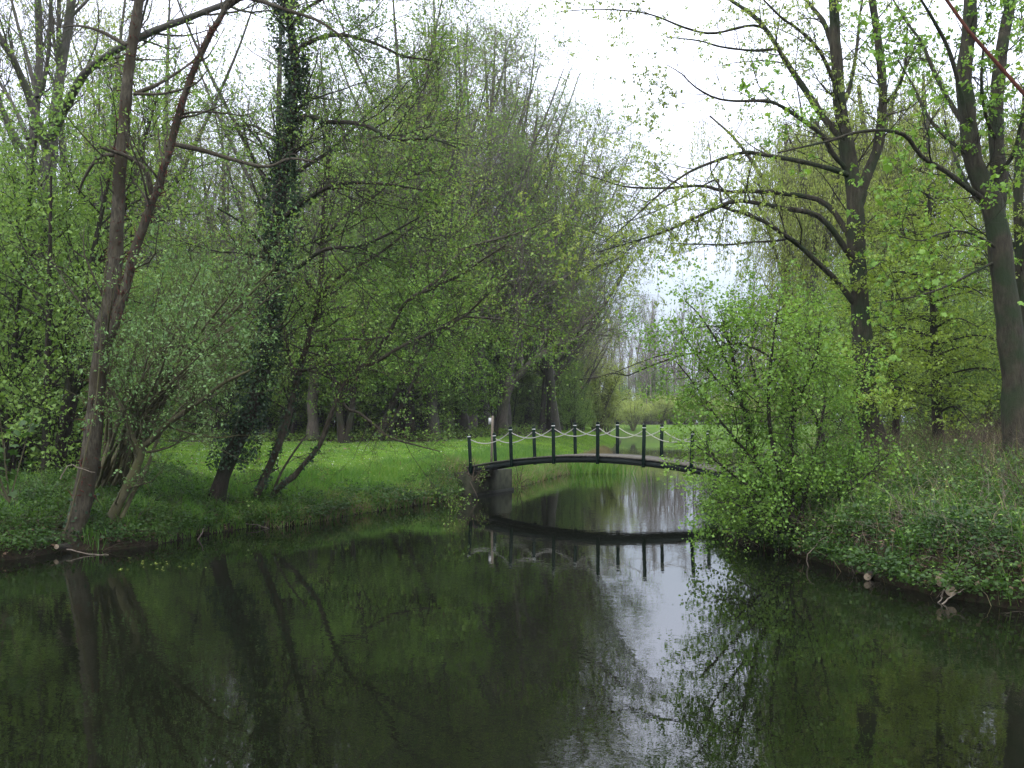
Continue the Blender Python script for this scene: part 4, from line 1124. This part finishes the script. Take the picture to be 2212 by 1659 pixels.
build_tree('hawthorn_bush', 'large bright green hawthorn overhanging the water in front of the right end of the bridge', 'shrub', haw, 'bark_dark', haw_lv,
           [dict(mat='leaf_fresh', level=[3], per_m=34, size=(.04, .07), wr=.85, spread=.07, t0=0)], seed=61, ksides=7, flare=False)
# long limb from the hawthorn side reaching left over the water
build_tree('hawthorn_bush', 'dark twisting low branch with sparse leaves reaching left above the bridge', 'branch', [
    limb(22.5, [(1800, 1010), (1760, 900), (1700, 800), (1600, 740), (1530, 760), (1480, 765), (1420, 785), (1370, 805), (1345, 815), (1320, 805), (1290, 815), (1250, 820)], .05, .008, S=20, dY=-1.2),
    limb(22.5, [(1480, 765), (1440, 765), (1390, 780), (1340, 800), (1300, 818)], .018, .006, S=20, dY=-.5)], 'bark_dark',
    [dict(dens=2.2, t0=.3, ln=(.4, 1.2), lt=.4, ang=(30, 70), up=.1, wig=.18, S=4, rr=.5, rmax=.01, k=3),
     dict(dens=4, t0=.1, ln=(.15, .5), lt=.3, ang=(30, 70), up=.1, wig=.15, S=2, rr=.6, rmax=.005, k=3),
     dict(dens=4, t0=.1, ln=(.08, .2), lt=.3, ang=(30, 70), up=.1, wig=.15, S=1, rr=.6, rmax=.004, k=0)],
    [dict(mat='leaf_pale', level=[2], per_m=0, tipk=4, size=(.03, .06), wr=.7)], seed=62, ksides=6, flare=False)

# near branch crossing the top right corner, from a tree standing right of the view
nr = empty('overhanging_branch_tree', (7.6, 5.2, gy_(10.6, 5.2) * 0 + .3), 'bare reddish branch with a few young leaves crossing the top right corner', 'tree')
nr.location = (11.2, 6.0, gy_(11.2, 6.0) - .1)
pb = [W(990, -60, 6.5), W(945, 5, 6.5), W(975, 45, 6.4), W(1005, 75, 6.3), W(1030, 100, 6.2), W(1075, 150, 6.0), W(1180, 230, 5.9)]
trunk = spline([(11.2, 6, 1.2), (11.0, 6, 3.5), (10.8, 6, 6), (10.6, 6, 10)], 16)
g = Geo(); tubes(g, trunk[None], np.linspace(.2, .12, 16)[None], 10); g.obj('trunk', M['bark_maple'], nr, True)
br = spline([(10.85, 6, 4.6), (9, 6.1, 4.6), W(1180, 245, 6.0), W(1075, 152, 6.1), W(1024, 93, 6.2), W(985, 50, 6.3), W(948, 4, 6.4), W(920, -50, 6.5)], 30)
g = Geo(); tubes(g, br[None], np.linspace(.03, .010, 30)[None], 8)
rn = np.random.default_rng(3)
tw, twr = sprout(rn, br[None], np.linspace(.03, .010, 30)[None], dens=3, t0=.3, ln=(.2, .5), ang=(30, 60), up=.2, S=4, rmax=.006)
tubes(g, tw, twr, 4); g.obj('branches', M['bark_red'], nr, True)
g = Geo(); leaves(g, rn, tw[tw[:, 0, 0] > 3.05], 0, tipk=4, size=(.04, .08), wr=.6, droop=.3); g.obj('foliage', M['leaf_beech'], nr)

# ------------------------------------------------------------------ small shrubs at the bridge and shore
def shrub(label, Y, pts, mat, seed, name='bramble_bush', leafd=26, size=(.035, .065), bark='twig_brown'):
    lims = [limb(Y, p_, .018, .006, S=10, dY=rl.uniform(-.7, .7)) for p_ in pts]
    return build_tree(name, label, 'shrub', lims, bark, [dict(dens=6, t0=.1, ln=(.2, .6), lt=.3, ang=(35, 80), up=.05, wig=.2, S=4, rr=.6, rmax=.007, k=3),
        dict(dens=9, t0=.05, ln=(.1, .3), lt=.3, ang=(35, 80), up=0, wig=.2, S=2, rr=.6, rmax=.005, k=3),
        dict(dens=8, t0=.05, ln=(.05, .15), lt=.3, ang=(35, 80), up=0, wig=.2, S=1, rr=.6, rmax=.004, k=0)],
        [dict(mat=mat, level=[3], per_m=leafd, size=size, wr=.75, spread=.02, t0=0)], seed=seed, ksides=5, flare=False)
shrub('small bramble hanging over the left abutment at the start of the bridge', 33.4, [
    [(1015, 1030), (1005, 1005), (990, 995)], [(1020, 1035), (1025, 1005), (1020, 985)], [(1022, 1035), (1045, 1010), (1058, 1005)], [(1018, 1040), (1040, 1030), (1062, 1028)],
    [(1015, 1040), (1025, 1060), (1032, 1075)], [(1020, 1030), (1000, 1020), (992, 1030)], [(1020, 1036), (1035, 1040), (1042, 1060)]], 'leaf_under', 71)
shrub('low green bush on the bank just beyond the left abutment', 38.5, [
    [(1120, 1040), (1115, 1010), (1108, 995)], [(1122, 1045), (1128, 1015), (1130, 1000)], [(1125, 1045), (1140, 1035), (1150, 1040)], [(1120, 1050), (1112, 1035), (1110, 1020)],
    [(1125, 1050), (1135, 1052), (1140, 1058)]], 'leaf_under', 72)

# iris clump in the water beyond the bridge
g = Geo(); ri = np.random.default_rng(13); K = 320
c0 = G(594, 473)
px_ = c0[0] + ri.normal(0, 1.0, K) * .9; py_ = c0[1] + ri.normal(0, .45, K)
b0 = np.stack([px_, py_, np.full(K, -.05)], 1); hgt = ri.uniform(.5, 1.0, K)
tip_ = b0 + np.stack([ri.normal(0, .18, K), ri.normal(0, .18, K), hgt], 1)
sd_ = norm(ri.normal(size=(K, 3)) * [1, 1, 0]) * .022
i5 = np.arange(K)[:, None] * 5
g.add(np.stack([b0 - sd_, b0 + sd_, b0 + sd_ * .8 + (tip_ - b0) * .6, b0 - sd_ * .8 + (tip_ - b0) * .6, tip_], 1).reshape(-1, 3), i5 + np.array([[0, 1, 2, 3]]), i5 + np.array([[3, 2, 4]]))
q = g.obj('iris_clump', M['grass']); q['kind'] = 'stuff'; tag(q, 'clump of bright green iris blades standing in the water under the bridge span', 'iris clump')

# sycamore sapling with big leaves at the left edge
rs_ = np.random.default_rng(17)
syc = empty('sycamore_sapling', D(20, 1080, 19.0), 'young sycamore with broad dark green leaves at the left edge of the picture', 'sapling')
g = Geo(); stems = []
for k in range(7):
    x1 = rs_.uniform(-60, 100); y1 = rs_.uniform(860, 1010)
    P_, R__ = limb(19.0, [(20, 1085), (20 + (x1 - 20) * .5, (1085 + y1) / 2), (x1, y1)], .018, .005, S=10, dY=rs_.uniform(-.6, .6))
    stems.append(P_); tubes(g, P_[None], R__[None], 5)
g.obj('stem', M['bark_olive'], syc, True)
lme = []
for k in range(3):
    gg = Geo(); leaf_maple(gg, np.zeros((1, 3)), np.array([[0, 1.0, 0]]), np.array([.17]), 1.0, np.random.default_rng(90 + k), 5.0)
    lme.append(gg.mesh('leaf', M['leaf_ground']))
for k in range(95):
    P_ = stems[rs_.integers(7)]; i_ = rs_.integers(3, 10)
    q = bpy.data.objects.new('leaf', lme[k % 3]); link(q, syc)
    q.location = Vector(P_[i_] + rs_.normal(0, .13, 3)) - syc.location
    q.rotation_euler = (rs_.uniform(-.9, .1), rs_.uniform(-.4, .4), rs_.uniform(0, 6.28))
    s_ = rs_.uniform(.6, 1.15); q.scale = (s_, s_, s_)

# logs and sticks
def log(name, label, cat, pa, pb_, r, mat='bark_grey'):
    g_ = Geo(); tubes(g_, np.array([spline([pa, (np.array(pa) + pb_) / 2, pb_], 5)]), np.full((1, 5), r), 12)
    o_ = g_.obj(name, M[mat], None, True); tag(o_, label, cat)
    g2 = Geo(); a = np.arange(12) * np.pi / 6
    ax = norm(np.array(pb_) - pa)[None][0]; U = norm(np.cross(ax, [0, 0, 1])); Vv = np.cross(ax, U)
    ring = [np.array(pa) - ax * .004 + r * .97 * (math.cos(x) * U + math.sin(x) * Vv) for x in a]
    g2.add(ring + [np.array(pa) - ax * .01], None, [(i, (i + 1) % 12, 12) for i in range(12)])
    q_ = g2.obj('cut_face', M['cut_wood']); q_.parent = o_
    return o_
def LP(x, y, Y): return np.array(D(x, y, Y))
log('cut_log', 'pale cut log end sticking out of the right bank, the larger of the upper pair', 'log', LP(2035, 1253, 14.7), LP(2070, 1215, 16.2), .105)
log('cut_log', 'thin pale cut log end at the shore below the hawthorn', 'log', LP(1874, 1246, 16.2), LP(1900, 1215, 17.6), .06)
log('cut_log', 'short mossy log lying under the larger cut log end at the water', 'log', LP(2054, 1276, 14.4), LP(2080, 1262, 15.6), .08)
log('cut_log', 'small reddish cut log end at the foot of the thick alder trunk', 'log', LP(122, 1181, 19.4), LP(160, 1178, 20.1), .05)
def stick(label, pts, Y, r, mat='twig_dry'):
    g_ = Geo(); P_, R__ = limb(Y, pts, r, r * .4, S=10, rng_=rl, jit=.01)
    tubes(g_, P_[None], R__[None], 5)
    tw, twr = sprout(rl, P_[None], R__[None], dens=2.5, t0=.3, ln=(.15, .5), rmax=.006, S=3); tubes(g_, tw, twr, 3)
    tag(g_.obj('fallen_branch', M[mat], None, True), label, 'branch')
stick('pale forked stick dipping into the water below the larger cut log', [(2021, 1318), (2050, 1290), (2089, 1269)], 14.2, .014)
stick('thin pale stick crossing the forked one at the right shore', [(2026, 1312), (2035, 1290), (2040, 1270)], 14.3, .010)
stick('thin twig arching from the right bank into the water below the hawthorn', [(1750, 1235), (1742, 1205), (1765, 1175), (1800, 1150)], 17.8, .010)
stick('second thin twig bending into the water right of the hawthorn foot', [(1852, 1255), (1840, 1225), (1830, 1200)], 17.0, .010)
stick('long thin stick lying along the water at the foot of the thick alder', [(144, 1187), (190, 1196), (236, 1199)], 19.3, .012)
stick('short pale stick leaning on the shore between the sallow and the ivy tree', [(425, 1175), (432, 1160), (440, 1140)], 21.8, .020)
stick('broken branch hanging by the sycamore sapling at the left', [(130, 1035), (150, 1005), (175, 1012), (205, 1020)], 19.5, .012)
stick('bare arching twigs at the waterline left of the drooping alder', [(520, 1130), (560, 1135), (600, 1150), (620, 1152)], 24.0, .010)

# ------------------------------------------------------------------ ground cover, grass
def on_ground(rng_, n, x0, x1, y0, y1, keep):
    xs, ys = [], []
    tot = 0
    for _ in range(60):
        x = rng_.uniform(x0, x1, n * 2); y = rng_.uniform(y0, y1, n * 2)
        d = sdf(x, y); k = keep(x, y, d)
        xs.append(x[k]); ys.append(y[k]); tot += k.sum()
        if tot >= n: break
    x = np.concatenate(xs)[:n]; y = np.concatenate(ys)[:n]
    return x, y, height(x, y)

def visible(x, y, m=40):
    px = 512 + F * x / np.maximum(y, .1)
    return (px > -m - 60) & (px < 1024 + m + 60)

def cover(name, label, mat, n, box, keep, hgt, size, seed, nl=8, wr=.7, stems=True, spread=.16):
    rg = np.random.default_rng(seed)
    x, y, z = on_ground(rg, n, *box, keep)
    n = len(x)
    cl = .5 + .5 * np.sin(x * 2.3 + np.sin(y * 1.9)) * np.sin(y * 2.9 + 1)
    pk = (wob(x * 1.5 + seed, y * 1.5) + .5 * wob(x * 4, y * 4) > -.42) | (rg.uniform(0, 1, n) < .25)
    x, y, z, cl = x[pk], y[pk], z[pk], cl[pk]; n = len(x)
    h = rg.uniform(hgt[0], hgt[1], n) * (.35 + 1.0 * cl)
    z = np.maximum(z, rg.uniform(.10, .28, n))
    idx = np.repeat(np.arange(n), nl); K = len(idx)
    t_ = rg.uniform(.15, 1, K)
    top = np.stack([x + rg.normal(0, .08, n), y + rg.normal(0, .08, n), z + h], 1); base = np.stack([x, y, z], 1)
    pos = base[idx] + (top - base)[idx] * t_[:, None] + rg.normal(0, spread * .5, (K, 3)) * [1, 1, .4]
    pos = pos[pos[:, 2] > .08]; K = len(pos)
    d = norm(rg.normal(size=(K, 3)) * [1, 1, .35] + np.array([0, 0, -.1]))
    g_ = Geo(); leaf_quads(g_, pos, d, size[0] * .7 + (size[1] * 1.2 - size[0] * .7) * rg.uniform(0, 1, K) ** 1.5, wr, rg, 0.7)
    o_ = g_.obj(name, M[mat]); o_['kind'] = 'stuff'; o_['label'] = label; o_['category'] = 'ground cover'
    return o_

kl = lambda x, y, d: (d > -.15) & (d < 6.5) & (~is_right(x, y)) & visible(x, y) & (lawn_w(x, y) < .3) & (y < 34)
cover('ground_cover', 'low green nettles and ground elder covering the left bank under the trees', 'leaf_ground', 13000, (-16, 0, 15.5, 34), kl, (.08, .42), (.05, .085), 201, 7)
kr = lambda x, y, d: (d > -.30) & (d < 8) & (np.sin(x * 91.7 + y * 37.3) * .5 + .5 > (d - 1.6) / 4.2) & is_right(x, y) & visible(x, y)
cover('ground_cover', 'green nettles and bramble leaves covering the right bank', 'leaf_ground', 14000, (4, 18, 10, 30), kr, (.08, .5), (.05, .085), 202, 7)
cover('ground_cover', 'paler young shoots among the undergrowth of the right bank', 'leaf_under', 1800, (4, 18, 10, 34), kr, (.3, .75), (.04, .07), 203, 7)
kf = lambda x, y, d: (d > 1.5) & (lawn_w(x, y) < .2) & visible(x, y)
cover('ground_cover', 'green woodland floor plants beneath the trees behind the lawn', 'leaf_under', 12000, (-40, 20, 30, 75), kf, (.15, .8), (.09, .17), 204, 4, spread=.3)
kd = lambda x, y, d: (d > 0) & ((d < 1.0) | ((d > 1.8) & (d < 8) & is_right(x, y))) & visible(x, y) & (lawn_w(x, y) < .3)
cover('leaf_litter', 'brown dead leaves lying along the shores', 'dead_leaf', 9000, (-16, 18, 10, 34), kd, (.0, .06), (.05, .09), 205, 3)

def grass(name, label, mat, n, box, keep, hg, wd, seed, lean=.35, short=False):
    rg = np.random.default_rng(seed)
    x, y, z = on_ground(rg, n, *box, keep); n = len(x)
    cl = .5 + .5 * np.sin(x * 3.1 + 2 * np.sin(y * 1.3)) * np.sin(y * 3.7 + x)
    h = rg.uniform(hg[0], hg[1], n) * (.45 + .9 * cl)
    b = np.stack([x, y, z - .02], 1)
    a = rg.uniform(0, 6.28, n)
    s_ = np.stack([np.cos(a), np.sin(a), 0 * a], 1) * (wd * rg.uniform(.6, 1.2, n))[:, None]
    ld = rg.normal(0, lean, (n, 3)); ld[:, 2] = 0
    mid = b + np.array([0, 0, .6]) * h[:, None] + ld * h[:, None] * .35
    tip = b + np.array([0, 0, .95]) * h[:, None] + ld * h[:, None]
    g_ = Geo()
    if short:
        g_.add(np.stack([b - s_, b + s_, tip], 1).reshape(-1, 3), None, np.arange(n * 3).reshape(-1, 3))
    else:
        V = np.stack([b - s_, b + s_, mid + s_ * .65, mid - s_ * .65, tip], 1).reshape(-1, 3)
        i5 = np.arange(n)[:, None] * 5
        g_.add(V, i5 + np.array([[0, 1, 2, 3]]), i5 + np.array([[3, 2, 4]]))
    o_ = g_.obj(name, M[mat]); o_['kind'] = 'stuff'; o_['label'] = label; o_['category'] = 'grass'
kb = lambda x, y, d: (d > .0) & (d < 3.4) & (~is_right(x, y)) & visible(x, y, 0) & (x > -9.5) & (y > 22)
grass('grass', 'long bright green grass on the sloping left bank before the bridge', 'grass', 50000, (-9, 4, 22, 52), kb, (.15, .42), .011, 301)
kb2 = lambda x, y, d: (d > .0) & (d < .7) & (~is_right(x, y)) & visible(x, y, 0) & (x > -6) & (y > 24)
grass('dry_grass', 'dry straw coloured grass hanging over the edge of the left bank', 'dry_grass', 16000, (-6, 12, 24, 75), kb2, (.1, .36), .009, 302, .8)
kL = lambda x, y, d: (lawn_w(x, y) > .5) & visible(x, y, 0)
grass('lawn_grass', 'short mown lawn grass beyond the left bank', 'lawn', 150000, (-20, 4, 25, 62), kL, (.03, .10), .013, 303, .35, True)
kL2 = lambda x, y, d: (lawn_w(x, y) > .5) & visible(x, y, 0)
grass('lawn_grass', 'lawn grass farther back behind the bridge', 'lawn', 40000, (-4, 18, 55, 126), kL2, (.06, .16), .022, 304, .35, True)
kR = lambda x, y, d: (d > -.1) & (d < 8) & is_right(x, y) & visible(x, y)
grass('dry_grass', 'dry pale stalks standing through the undergrowth of the right bank', 'dry_grass', 3500, (4, 18, 10, 34), kR, (.2, .8), .006, 305, .5)
kG = lambda x, y, d: (d > .0) & (d < 5) & (~is_right(x, y)) & visible(x, y) & (y < 27) & (wob(x * 2, y * 2) > .1)
grass('grass', 'tufts of grass among the ground plants of the left shore', 'grass', 9000, (-16, 0, 15.5, 27), kG, (.12, .45), .009, 306, .45)
kH = lambda x, y, d: (d > .0) & (d < 6) & is_right(x, y) & visible(x, y) & (wob(x * 2, y * 2 + 3) > .05)
grass('grass', 'tufts of grass on the right bank between the nettles', 'grass', 11000, (4, 18, 10, 34), kH, (.15, .55), .008, 307, .45)
kW = lambda x, y, d: (lawn_w(x, y) > .5) & visible(x, y, 0) & (wob(x * .9, y * .9 + 4) + .4 * wob(x * 3, y * 3) > .25)
grass('grass', 'darker longer tufts and weeds in the lawn', 'grass', 14000, (-20, 4, 25, 62), kW, (.08, .2), .012, 308, .4, True)
kD = lambda x, y, d: (lawn_w(x, y) > .3) & visible(x, y, 0) & ((y > 44) | (x < -7))
cover('leaf_litter', 'scattered brown leaves and crumbs on the lawn under the trees', 'dead_leaf', 900, (-20, 4, 25, 60), kD, (.02, .08), (.05, .10), 309, 2)
# daisies
rg = np.random.default_rng(9)
x, y, z = on_ground(rg, 1500, -18, 4, 26, 56, kL); K = len(x)
g = Geo(); ang_ = rg.uniform(0, 6.28, K)
dd_ = np.stack([np.cos(ang_), np.sin(ang_), np.full(K, .3)], 1)
leaf_quads(g, np.stack([x, y, z + .08], 1), norm(dd_), np.full(K, .035), 1.0, rg, 1.0)
q = g.obj('daisies', M['white_band']); q['kind'] = 'stuff'; q['label'] = 'tiny white daisies scattered over the lawn'; q['category'] = 'flowers'

# brown twiggy brush on the right bank and the hedge of dead brush at the far lawn
def brush(label, box, keep, n, hg, seed, mat='twig_brown', r=.006, lean=.6):
    rg = np.random.default_rng(seed)
    x, y, z = on_ground(rg, n, *box, keep); n = len(x)
    P_ = np.empty((n, 5, 3)); P_[:, 0] = np.stack([x, y, z - .03], 1)
    d = norm(rg.normal(0, lean, (n, 3)) * [1, 1, .3] + np.array([0, 0, 1.0]))
    le = rg.uniform(hg[0], hg[1], n)[:, None] / 4
    for s in range(1, 5):
        d = norm(d + rg.normal(0, .18, (n, 3)) + np.array([0, 0, -.14]))
        P_[:, s] = P_[:, s - 1] + d * le
    R_ = np.linspace(1, .35, 5)[None] * rg.uniform(.6, 1.2, n)[:, None] * r
    g_ = Geo(); tubes(g_, P_, R_, 3)
    tw, twr = sprout(rg, P_, R_, dens=5, t0=.2, ln=(.15, .5), rmax=r * .7, S=1); spikes(g_, tw[:, 0], tw[:, -1], twr[:, 0])
    o_ = g_.obj('brush', M[mat], None); o_['kind'] = 'stuff'; o_['label'] = label; o_['category'] = 'brush'
kbr = lambda x, y, d: (d > 2.3 + .8 * wob(x, y)) & (d < 9) & is_right(x, y) & visible(x, y)
brush('tangle of brown bramble stems on top of the right bank', (6, 18, 12, 34), kbr, 3200, (.4, 1.4), 401)
kbs = lambda x, y, d: (d > -.15) & (d < 3) & is_right(x, y) & visible(x, y) & (y < 24)
brush('thin pale dead stems hanging over the right shore', (4, 12, 10, 24), kbs, 1300, (.3, 1.0), 402, 'twig_dry', .0045, 1.2)
kbl = lambda x, y, d: (d > -.1) & (d < 3.5) & (~is_right(x, y)) & visible(x, y) & (y < 28)
brush('thin dead stems among the ground plants of the left shore', (-15, 0, 15.5, 28), kbl, 1500, (.3, .9), 403, 'twig_brown', .005, 1.2)
kbh = lambda x, y, d: (d > 1.5) & (y > 108) & (y < 114) & (x > -4) & (x < 6)
brush('low brown brush heap along the far end of the lawn', (-6, 8, 108, 114), kbh, 700, (.8, 2.0), 404, 'twig_brown', .02)

# floating leaves near the left bank
rg = np.random.default_rng(19); K = 26
g = Geo()
xy = np.array([G(*(np.array([rg.uniform(245, 460), 1222 + rg.normal(0, 7)]) * DS), z=0.004) for _ in range(K)])
leaf_quads(g, np.concatenate([xy, np.full((K, 1), .008)], 1), norm(rg.normal(size=(K, 3)) * [1, 1, 0]), rg.uniform(.04, .09, K), .5, rg, 30)
q = g.obj('floating_leaves', M['leaf_pale']); q['kind'] = 'stuff'; q['label'] = 'few yellowish leaves floating near the left shore'; q['category'] = 'leaves'

# haze: one closed box of thin air round the whole place
g = Geo()
x0, x1, y0, y1, z0, z1 = -440, 440, -80, 360, -2.6, 36
g.add([(x0, y0, z0), (x1, y0, z0), (x1, y1, z0), (x0, y1, z0), (x0, y0, z1), (x1, y0, z1), (x1, y1, z1), (x0, y1, z1)],
      [(0, 3, 2, 1), (4, 5, 6, 7), (0, 1, 5, 4), (1, 2, 6, 5), (2, 3, 7, 6), (3, 0, 4, 7)])
m, t, o = nodes('haze_air')
pv = t.nodes.new('ShaderNodeVolumePrincipled'); pv.inputs['Density'].default_value = 0.00028
pv.inputs['Color'].default_value = (.92, .95, 1, 1); pv.inputs['Anisotropy'].default_value = 0.2
t.links.new(pv.outputs[0], o.inputs['Volume'])
hz = g.obj('haze', m); hz['kind'] = 'stuff'; hz['label'] = 'thin pale spring haze over the pond and woods'; hz['category'] = 'haze'

print('TRIS', sum(len(me.loops) - 2 * len(me.polygons) for me in bpy.data.meshes) / 1e6, 'M; objects', len(bpy.data.objects))
for o_ in bpy.data.objects:
    if o_.type == 'MESH':
        n_ = len(o_.data.loops) - 2 * len(o_.data.polygons)
        if n_ > 25000 and '.' not in o_.data.name[-1:] and not (o_.data.users > 1 and '.' in o_.name[-4:] and o_.data.name != o_.name): print('   ', o_.parent.name if o_.parent else '-', o_.name, n_)
